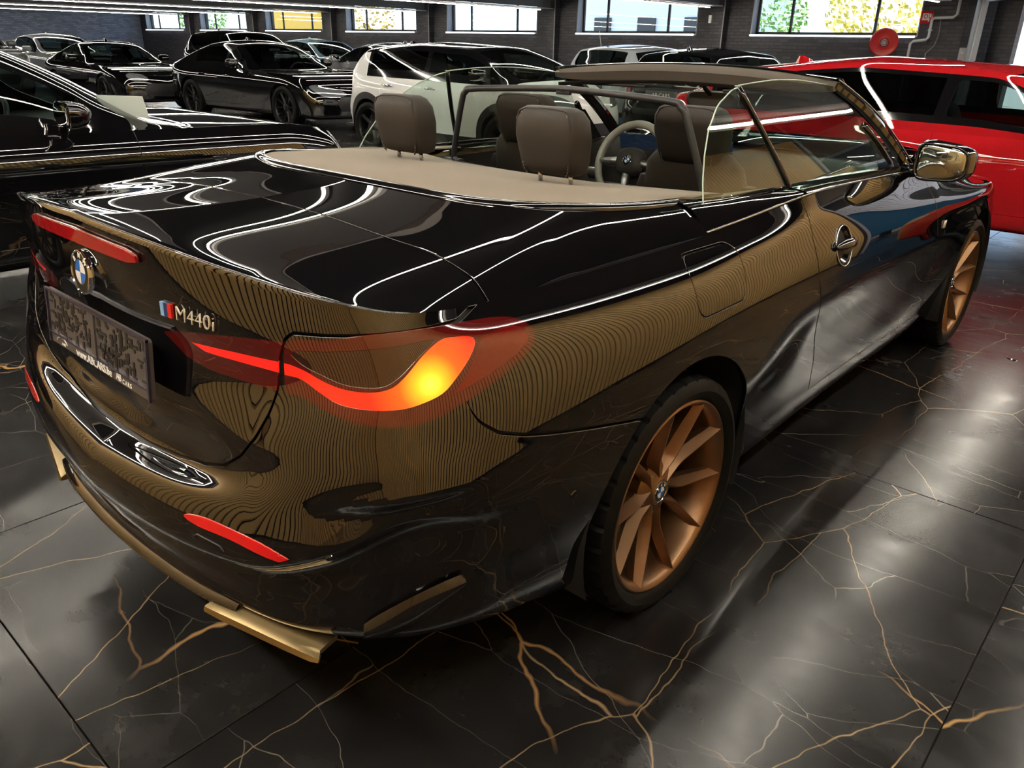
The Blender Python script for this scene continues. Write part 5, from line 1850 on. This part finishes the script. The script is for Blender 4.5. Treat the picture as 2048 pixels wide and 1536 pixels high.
    for side in (-1, 1):
        for nm, xa, xe in (('front_door', xb, xfd), ('rear_door', xrd, xb)):
            if nm == 'rear_door' and P.get('two_door'):
                continue
            half_ = rest.V[:, 1] * side
            f = np.maximum.reduce([xa - rest.V[:, 0], rest.V[:, 0] - xe, .335 - rest.A[:, 1], -half_ + .3])
            # door follows the wheel arch
            f = np.maximum(f, (R + .075) - np.hypot(rest.V[:, 0] - xr_, rest.V[:, 2] - R))
            dd = rest.clip(f + .003)[0]
            rest = rest.clip(-f + .003)[0]
            do = srf_obj(dd, nm, pm, root, flange=.008)
            xh = xa + .16; ih = np.argmin(np.abs(low.V[:, 0] - xh) + np.abs(low.V[:, 2] - (zb - .13)) * 1.0 + (low.V[:, 1] * side < 0) * 9)
            p = Vector(low.V[ih]); n = Vector(low.N[ih])
            V_, F_ = tube_vf([p + Vector((q, 0, 0)) + n * (.004 + .022 * math.sin(PI * (q + .1) / .2)) for q in np.linspace(-.1, .1, 7)], [.008, .012, .012, .012, .012, .012, .008], 8)
            link('door_handle', mesh(V_, F_), P.get('handle', pm), do)
    srf_obj(rest.clip(rest.V[:, 0] - (xr_ + .0))[0], 'rear_body', pm, root, flange=.006)
    srf_obj(rest.clip(-rest.V[:, 0] + (xr_ + .0))[0], 'front_body', pm, root, flange=.006)
    for side in (1, -1):
        srf_obj(hl.clip(hl.V[:, 1] * side)[0], 'headlight', M['headlamp'], root, flange=.015)
        srf_obj(tlm.clip(tlm.V[:, 1] * side)[0], 'tail_light', M['tail_lamp'], root, flange=.01)
    # --- upper panels
    A0 = lambda q: q.A[:, 0]
    A1 = lambda q: q.A[:, 1]
    hc = lambda q: np.interp(q.A[:, 0], xs, zcant - z9)
    u = up
    ws, u = u.clip(np.maximum.reduce([P['xw_top'] + .07 - A0(u), A0(u) - P['xw_base'] + .05, .485 - A1(u)]))
    bl, u = u.clip(np.maximum.reduce([P['xr_base'] + .05 - A0(u), A0(u) - P['xr_top'] + .05, .50 - A1(u)]))
    xq = P.get('xq', -9)
    fr, u = u.clip(np.maximum.reduce([.045 - A1(u), A1(u) - .375, (.14 - hc(u)) * .5, xq - .05 - A0(u)]))
    f = np.maximum.reduce([.085 - A1(fr), A1(fr) - .335, (.20 - hc(fr)) * .5, xq - A0(fr), .04 - np.abs(A0(fr) - xb)])
    if 'xc' in P:
        f = np.maximum(f, .03 - np.abs(A0(fr) - P['xc']))
    if P.get('two_door'):
        pass
    gl, fr = fr.clip(f)
    frp = P.get('frame', M['gloss_black'])
    for side in (1, -1):
        fo = srf_obj(fr.clip(fr.V[:, 1] * side)[0], 'window_frame', frp, root, flange=.004)
        g1 = gl.clip(gl.V[:, 1] * side)[0]
        srf_obj(g1.clip(xb - g1.A[:, 0])[0], 'front_window', P.get('glass', M['car_glass']), root, flange=0)
        srf_obj(g1.clip(g1.A[:, 0] - xb)[0], 'rear_window', P.get('glass_rear', P.get('glass', M['car_glass'])), root, flange=0)
    srf_obj(ws, 'windscreen', P.get('glass', M['car_glass']), root, flange=0)
    srf_obj(bl, 'rear_screen', P.get('glass_rear', P.get('glass', M['car_glass'])), root, flange=0)
    hood, u = u.clip(P['xw_base'] + .0 - A0(u))
    srf_obj(hood, 'hood', pm, root, flange=.006)
    lidp, u = u.clip(A0(u) - P['xr_base'] - .0)
    srf_obj(lidp, 'tailgate', pm, root, flange=.006)
    if P.get('roof'):
        rf, u = u.clip(np.maximum(.36 - A1(u), 0 * A1(u) - 1))
        srf_obj(rf, 'roof', P['roof'], root, flange=.004)
        qp, u = u.clip(A0(u) - xq + .06)
        srf_obj(qp, 'rear_pillar', pm, root, flange=.004)
        srf_obj(u, 'roof_pillars', P['roof'], root, flange=.004)
    else:
        srf_obj(u, 'roof', pm, root, flange=.004)
    # --- wheels, wells, underside, mirrors
    for x in (xf_, xr_):
        for sg in (-1, 1):
            add_wheel(root, (x, sg * (w - .035), R), 0 if sg < 0 else PI, P['wheel'] + str(R), R, R * .74, .22, P['wheel'], P.get('rim', M['rim_dark']), rng.uniform(0, 1))
            th = np.linspace(-.3, PI + .3, 18)
            sheet('wheel_well', np.array([[(x + (R + .05) * math.cos(q), sg * y, R + (R + .05) * math.sin(q)) for y in (w - .05, w - .36)] for q in th]), M['matte_black'], root, th=0)
    ub = [(x, -y * .86, .235) for x, y in plan] + [(x, y * .86, .235) for x, y in plan[1:-1][::-1]]
    link('underbody', mesh(ub, [tuple(range(len(ub)))], False), M['matte_black'], root)
    for sg in (-1, 1):
        c = Vector((P.get('xm', P['xw_base'] - .42), sg * (w + .06), zb + .08))
        rows = [(-.05, .10, .062, 4), (-.045, .112, .070, 4), (0, .112, .070, 3.6), (.05, .095, .058, 3), (.085, .06, .035, 2.4), (.092, .02, .015, 2)]
        V_, F_ = cushion_vf([(0, 0, q, b, e, p) for q, b, e, p in rows], 28)
        mo = vf_obj('door_mirror', ([c + Vector((v[2], v[0], v[1])) for v in V_], F_), P.get('mirror', pm), root, 60)
        V_, F_ = cushion_vf([(0, 0, -.054, .092, .052, 4), (0, 0, -.052, .096, .056, 4)], 24)
        vf_obj('mirror_glass', ([c + Vector((v[2], v[0], v[1])) for v in V_], F_), M['mirror'], mo)
        tube('mirror_foot', [c + Vector((.02, -sg * .16, -.07)), c + Vector((.01, -sg * .08, -.055)), c + Vector((0, -sg * .02, -.04))], [.022, .02, .02], M['gloss_black'], mo, 8)
    if P.get('fin', True):
        xfn = P['xr_top'] + .22; zf = float(np.interp(xfn, xs, zc))
        V_, F_ = cushion_vf([(xfn, 0, zf - .01, .095, .035, 2), (xfn - .01, 0, zf + .025, .070, .020, 2), (xfn - .035, 0, zf + .055, .030, .008, 2)], 16)
        vf_obj('roof_antenna', (V_, F_), pm if not P.get('roof') else P['roof'], root, 60)
    # rear plate panel
    ip = np.argmin(np.abs(low.V[:, 1]) + np.abs(low.V[:, 2] - P.get('plate_z', .72)) + (low.V[:, 0] > 0) * 9)
    p = low.V[ip]
    box('number_plate', (p[0] - .008, 0, p[2]), (.006, .26, .058), M['holder'], root, .004)
    if P.get('plate_text'):
        place_text('plate_letters', P['plate_text'], .075, (p[0] - .015, 0, p[2]), (0, -1, 0), (0, 0, 1), M['white_text'], root, .001)
    if P.get('rod'):
        tube('whip_antenna', [(P['xr_top'] + .15, .25, float(np.interp(P['xr_top'] + .15, xs, zc)) - .04), (P['xr_top'] + .05, .25, H + .22)], .006, M['white_paint'], root, 6)
    interior(root, P)
    return root


M['headlamp'] = mat('headlamp_glass', (.30, .32, .34), .12, .6, coat=1)
M['tail_lamp'] = mat('tail_lamp_red', (.45, .006, .012), .12, coat=1)
M['rim_dark'] = mat('rim_dark', (.02, .02, .022), .3, .7)
M['rim_silver'] = mat('rim_silver', (.35, .35, .36), .3, 1.0)
M['red_paint'] = paint('red_paint', (.36, .008, .012), .1)
M['white_car_paint'] = paint('white_car_paint', (.74, .76, .76), .02)
M['grey_car_paint'] = paint('grey_car_paint', (.12, .125, .135), .2)
M['silver_car_paint'] = paint('silver_car_paint', (.42, .46, .50), .2)
M['blue_car_paint'] = paint('pale_blue_car_paint', (.20, .32, .40), .2)
M['green_paint'] = paint('green_paint', (.03, .16, .012), .1)
M['seat_green'] = mat('pale_trim', (.20, .25, .22), .6)

SEDAN = dict(L=4.78, W=1.86, H=1.43, wb=2.88, fo=.86, zb=.98, zn=.70, zt=1.02, xw_base=.62, zc=.985, xw_top=-.30, xr_top=-1.25, xr_base=-1.85, zd=1.06, xb=-.42, wheel='ten', R=.335, xq=-1.45)
SALOON = dict(SEDAN, xw_base=.62, xw_top=-.25, xr_top=-1.2, xr_base=-1.9, xb=-.55, xq=-1.4, zn=.60, zb=.95, zc=.955, H=1.475, xm=.12, paint=M['black_paint'], trim=M['leather_dark'], glass=M['car_glass'])
FAST = dict(L=5.0, W=1.93, H=1.40, wb=2.95, fo=.98, zb=.94, zn=.66, zt=.96, xw_base=.66, zc=.93, xw_top=-.18, xr_top=-1.0, xr_base=-2.10, zd=1.03, xb=-.30, wheel='ten', R=.35, paint=M['black_paint'], xq=-1.30, glass=M['car_glass'], glass_rear=M['tint_glass'], tumble=.48,
            headlight=[(.30, -.06), (.62, -.10), (.86, -.02), (1.0, .08), (.80, .09), (.45, .03)])
COUPE = dict(L=4.5, W=1.86, H=1.32, wb=2.48, fo=1.0, zb=.90, zn=.68, zt=.92, xw_base=.55, zc=.90, xw_top=-.25, xr_top=-.70, xr_base=-1.75, zd=.98, xb=-.50, wheel='ten', R=.34, paint=M['black_paint'], two_door=True, xq=-.95, tumble=.5,
             headlight=[(.38, -.04), (.60, -.08), (.80, .0), (.84, .07), (.66, .10), (.46, .05)])
CROSS = dict(L=4.05, W=1.76, H=1.43, wb=2.54, fo=.80, zb=1.0, zn=.84, zt=1.08, xw_base=1.32, zc=1.03, xw_top=.42, xr_top=-1.50, xr_base=-1.82, zd=1.12, xb=-.20, wheel='five', R=.325, paint=M['white_car_paint'], roof=M['gloss_black'], cladding=M['dark_plastic'], xq=-1.32, rdrop=.07, glass=M['car_glass'], glass_rear=M['tint_glass'], mirror=M['gloss_black'], handle=M['chrome'], tumble=.30,
             taillight=[(.42, -.20), (.70, -.24), (.86, -.16), (.86, -.06), (.55, -.04)])
HATCH = dict(L=3.9, W=1.73, H=1.42, wb=2.5, fo=.72, zb=.98, zn=.78, zt=1.02, xw_base=.85, zc=1.0, xw_top=.20, xr_top=-1.45, xr_base=-1.80, zd=1.08, xb=-.30, wheel='five', R=.315, paint=M['gloss_black'], xq=-1.40, rdrop=.06, glass=M['car_glass'], two_door=True, tumble=.28, plate_z=.70,
             taillight=[(.62, -.26), (.80, -.26), (.90, -.16), (.86, -.05), (.66, -.06)])
SUV = dict(L=4.6, W=1.88, H=1.62, wb=2.72, fo=.88, zb=1.12, zn=.92, zt=1.15, xw_base=.85, zc=1.14, xw_top=.10, xr_top=-1.70, xr_base=-2.05, zd=1.2, xb=-.20, wheel='five', R=.36, paint=M['black_paint'], xq=-1.75, rdrop=.07, glass=M['tint_glass'])
REDC = dict(SEDAN, L=4.80, H=1.39, fo=.82, wb=2.86, zb=.90, zc=.95, xw_base=1.28, xw_top=.42, xr_top=-1.50, xr_base=-2.12, zd=1.06, xb=.15, paint=M['red_paint'], xq=-1.72, glass=M['car_glass'], glass_rear=M['tint_glass'], tumble=.44, rim=M['rim_silver'], rdrop=.10)


def place_cars():
    rad = math.radians
    make_car(SALOON, 'saloon_car', 'black saloon alongside the left of the black convertible, bonnet pointing right', (-.02, 3.98, 0), 0.0)
    make_car(dict(REDC), 'fastback_car', 'red fastback at the right edge with a red shark-fin antenna', (5.98, .15, 0), rad(-90))
    make_car(CROSS, 'crossover_car', 'white crossover with black roof behind the convertible headrests', (6.46, 6.10, 0), rad(-90))
    make_car(FAST, 'fastback_car', 'black five-door fastback left of the white crossover, headlights facing right', (7.15, 12.1, 0), rad(-88))
    make_car(COUPE, 'coupe_car', 'black coupe facing the camera above the saloon bonnet, far left', (6.4, 17.1, 0), rad(-90))
    make_car(dict(HATCH, plate_text='AB CARS', plate_z=.80), 'hatchback_car', 'black hatchback seen from behind through the convertible windscreen', (10.5, 4.55, 0), 0.0)
    make_car(dict(HATCH, paint=M['silver_car_paint'], H=1.45, rod=True, fin=False), 'hatchback_car', 'pale silver hatchback by the window wall right of the white crossover', (12.6, 7.35, 0), 0.0)
    make_car(dict(SEDAN, paint=M['grey_car_paint'], H=1.40, glass=M['tint_glass']), 'saloon_car', 'grey saloon half hidden behind the tail of the white crossover', (10.6, 13.4, 0), rad(90))
    make_car(dict(SEDAN, paint=M['blue_car_paint'], H=1.45), 'saloon_car', 'pale blue saloon behind the black fastback windscreen', (13.2, 18.6, 0), rad(-90))
    make_car(SUV, 'suv_car', 'black suv with tinted glass behind the roof of the black fastback', (10.4, 18.3, 0), rad(-90))
    make_car(dict(SEDAN, paint=M['silver_car_paint'], H=1.44), 'saloon_car', 'silver saloon roof showing over the nearest saloon, far left', (7.7, 23.6, 0), rad(-90))
    make_car(dict(SUV, paint=M['grey_car_paint'], H=1.66), 'suv_car', 'grey suv roof at the left edge above the black saloon', (4.9, 22.4, 0), rad(-90))
    make_car(dict(HATCH, paint=M['green_paint']), 'hatchback_car', 'green hatchback standing at the right gate beyond the slatted wall', (8.6, -5.9, 0), rad(140))


place_cars()
# ------------------------------------------------------------------ outside the windows and the gate
def outside():
    structure(box('ground_outside', (40, 10, -.10), (60, 90, .06), mat('asphalt', (.30, .30, .31), .85)))
    b = thing('brick_building', 'white brick building across the yard, seen through the gate', 'building', None, (0, 0, 0))
    d = Vector((-.8, -.6, 0)); n = Vector((.6, -.8, 0))
    ang = math.atan2(d.y, d.x)
    c = Vector((18, 3.2, 0)) + d * 4 + n * 9.0
    o = box('wall', (0, 0, 0), (16, .3, 4), M['brick_white2'], b)
    o.location = (c.x, c.y, 3.9); o.rotation_euler = (0, 0, ang)
    tr = box('wall_band', (0, 0, 0), (16, .34, .12), M['white_paint'], b)
    tr.location = (c.x, c.y, 4.6); tr.rotation_euler = (0, 0, ang)
    b2 = thing('white_building', 'long white clad building outside the middle windows', 'building')
    box('wall', (34, 21, 3.0), (.3, 7, 3.1), M['white_clad'], b2)
    box('plinth', (33.65, 21, .5), (.06, 7, .6), M['grey_paint'], b2)
    for i in range(5):
        box('window', (33.66, 16 + i * 2.6, 2.2), (.05, .5, .5), M['frame_dark'], b2)
    b3 = thing('yellow_hoarding', 'orange yellow hoarding outside the third window from the blue-lit wall', 'hoarding')
    box('panel', (30, 45.5, 2.6), (.1, 4.5, 2.2), mat('hoarding_yellow', (.85, .48, .05), .6), b3)
    for i in range(4):
        box('post', (30.2, 42 + i * 2.4, 1.2), (.08, .06, 1.3), M['galv'], b3)
    cnt = thing('container', 'bright blue container in the yard beyond the red car windscreen', 'container', None, (13.5, -4.2, 0), ang)
    box('body', (0, 0, .85), (1.5, .7, .62), mat('container_blue', (.05, .30, .62), .5), cnt, .02)
    for i in range(7):
        box('rib', (-1.3 + i * .43, .72, .85), (.04, .03, .58), cnt.children[0].data.materials[0], cnt)
    box('lid', (0, 0, 1.50), (1.53, .73, .035), cnt.children[0].data.materials[0], cnt, .01)
    for sx in (-1, 1):
        for sy in (-1, 1):
            tube('castor', [(sx * 1.2, sy * .5, -.07), (sx * 1.2, sy * .5, .24)], .06, M['dark_plastic'], cnt)
    # trees: trunk, limbs, leaf cloud
    leafm = []
    for nm, col in (('leaf_yellow', (.72, .58, .08)), ('leaf_green', (.22, .42, .08)), ('leaf_gold', (.62, .42, .06))):
        leafm.append(mat(nm, col, .7))
    r = random.Random(5)
    for i, (x, y, mi, lab) in enumerate(((30.5, 9.2, 0, 'yellow leaved tree outside the big right window'), (29.5, 13.4, 1, 'green tree outside the big right window, left of the yellow one'), (29, 37, 2, 'golden tree right of the yellow hoarding'), (30.5, 58, 1, 'green tree outside the windows next to the blue-lit brick wall'))):
        t = thing('tree', lab, 'tree', None, (x, y, 0))
        tube('trunk', [(0, 0, -.1), (.03, .02, 1.0), (-.02, .05, 2.4)], [.14, .11, .07], mat('bark', (.10, .07, .05), .9), t, 8)
        parts = []
        for k in range(900):
            th, ph = r.uniform(0, 2 * PI), math.acos(r.uniform(-1, 1)); q = r.uniform(.5, 1) ** .5
            p = Vector((1.7 * q * math.sin(ph) * math.cos(th), 2.0 * q * math.sin(ph) * math.sin(th), 2.9 + 1.6 * q * math.cos(ph)))
            e = Vector((r.uniform(-1, 1), r.uniform(-1, 1), r.uniform(-1, 1))).normalized() * .13
            f = e.orthogonal().normalized() * .08
            parts.append(([p - e, p + f, p + e, p - f], [(0, 1, 2, 3)]))
        link('foliage', mesh(*join_vf(parts), False), leafm[mi], t, kind='stuff')
    f = thing('kerb_fence', 'low pale concrete fence along the road outside the right window', 'fence')
    for i in range(9):
        box('panel', (27.5, 5.5 + i * 1.5, 1.15), (.05, .70, .55), mat('concrete', (.6, .6, .6), .8) if i == 0 else f.children[0].data.materials[0], f)
        box('post', (27.5, 4.75 + i * 1.5, .80), (.07, .05, .95), f.children[0].data.materials[0], f)


M['brick_white2'] = brick_mat('white_brick_outside', (.30, .28, .275), (.10, .02, .018), .3, var=.06, axis='XZ', row=.14, length=.44)
M['white_clad'] = mat('white_cladding', (.8, .8, .8), .6)
outside()


# ------------------------------------------------------------------ fire hose, sign, pipes
def fittings():
    c = Vector((17.55, 4.60, 1.60))
    h = thing('fire_hose_reel', 'round red fire hose reel below the window at the right', 'hose reel', None, c)
    ax = Vector((-.86, -.40, -.05)).normalized()
    rot = rot_to(ax)
    def lz(prof, n=48): V, F = lathe_vf(prof, n, 'Z'); return [rot @ Vector(v) for v in V], F
    d = vf_obj('drum', lz([(0, .070), (.05, .070), (.055, .074), (.10, .074), (.105, .066), (.25, .060), (.272, .066), (.285, .062), (.288, .050), (.27, .045), (.12, .045), (.12, -.05), (.27, -.05), (.285, -.055), (.285, -.065), (0, -.065)]), M['red_enamel'], h)
    vf_obj('hub_plate', lz([(0, .080), (.078, .080), (.082, .074)]), M['grey_paint'], d)
    for r_ in (.078, .045):
        V, F = tube_vf([rot @ Vector((r_ * math.cos(t), r_ * math.sin(t), .081)) for t in np.linspace(0, 2 * PI, 28, endpoint=False)], .006, 6, True)
        link('hub_ring', mesh(V, F), M['matte_black'] if r_ > .06 else M['red_enamel'], d)
    for i in range(4):
        V, F = tube_vf([rot @ Vector(((.15 + .03 * i) * math.cos(t), (.15 + .03 * i) * math.sin(t), -.03 + .02 * (i % 3))) for t in np.linspace(0, 2 * PI, 30, endpoint=False)], .014, 6, True)
        link('hose_coil', mesh(V, F), M['rubber'], h)
    tube('bracket', [rot @ Vector((0, 0, -.06)), (.42, .0, 0)], .03, M['red_enamel'], h)
    s = thing('fire_hose_sign', 'square red sign with white hose symbol left of the pipe', 'sign', None, (17.90, 3.93, 2.10))
    pl = box('sign_board', (0, 0, 0), (.006, .125, .125), M['red_enamel'], s, .004)
    box('symbol_square', (-.008, .02, .012), (.002, .062, .066), M['white_text'], pl)
    tube('symbol_coil', [(-.012, .02 + .036 * math.cos(t), .018 + .036 * math.sin(t)) for t in np.linspace(0, 2 * PI, 20, endpoint=False)], .007, M['red_enamel'], pl, 6, True)
    box('symbol_nozzle', (-.012, -.052, -.05), (.002, .014, .03), M['white_text'], pl)
    box('symbol_flame', (-.012, -.070, .035), (.002, .016, .035), M['white_text'], pl)
    p = thing('water_pipe', 'white bent water pipe beside the fire hose sign', 'pipe', None, (17.72, 0, 0))
    tube('pipe_run', [(.0, 3.30, 2.60), (0, 3.30, 2.15), (0, 3.36, 2.09), (0, 3.72, 2.08), (0, 3.76, 2.04), (0, 3.76, 1.72), (0, 3.80, 1.66), (0, 4.05, 1.63), (0, 4.10, 1.58), (0, 4.10, .05)], .030, M['white_paint'], p, 10)
    for y, z in ((3.76, 1.85), (3.55, 2.08), (4.10, 1.2)):
        box('pipe_clip', (.02, y, z), (.03, .045, .02), M['galv'], p, .004)
    cb = thing('cable', 'thin grey cable running down beside the water pipe', 'cable', None, (17.75, 0, 0))
    tube('strand', [(0, 3.60, 2.05), (0, 3.58, 1.75), (0, 3.62, 1.55), (0, 3.76, 1.40), (0, 3.74, .1)], .010, M['grey_paint'], cb, 6)
    sb = thing('switch_box', 'small pale grey switch box on the dark brick beside the gate post', 'switch box', None, (17.65, 3.02, 1.38))
    box('case', (0, 0, 0), (.03, .07, .14), M['grey_paint'], sb, .008)
    box('button', (-.034, 0, .04), (.006, .02, .02), M['white_paint'], sb, .004)
    card = thing('paper_card', 'pale paper card lying on the dashboard of the black saloon', 'card', None, (0, 0, 0))
    pc = poly_prism([(0, 0), (.30, 0), (.30, .13), (0, .13)], (.46, 3.46, .975), (.55, -.83, 0), (-.25, -.16, .95), .002)
    vf_obj('sheet', pc, M['card'], card)
    st = thing('sensor_box', 'small white alarm box on the pilaster above the hatchback', 'alarm', None, (17.76, 8.98, 2.08))
    box('case', (0, 0, 0), (.03, .04, .09), M['white_paint'], st, .01)
    r = random.Random(3)
    for i, (x, y) in enumerate(((2.92, -1.28), (2.99, -1.33), (2.85, -1.20), (3.18, -1.34), (3.25, -1.30), (3.06, -1.22))):
        V, F = cushion_vf([(0, 0, 0.0, .034, .020, 2.0), (0, 0, .0022, .031, .018, 2), (0, 0, .0036, .020, .011, 2)], 16)
        o = vf_obj('water_drop', (V, F), M['water'], None, 60)
        o.location = (x, y, .0002); o.rotation_euler = (0, 0, r.uniform(0, 3))
        o['label'] = 'small water drop on the dark floor by the front wheel'; o['category'] = 'water drop'; o['group'] = 'water drops by the front wheel'


M['card'] = mat('paper', (.62, .70, .66), .7)
M['water'] = mat('water', (.02, .02, .02), .02, coat=1)
fittings()
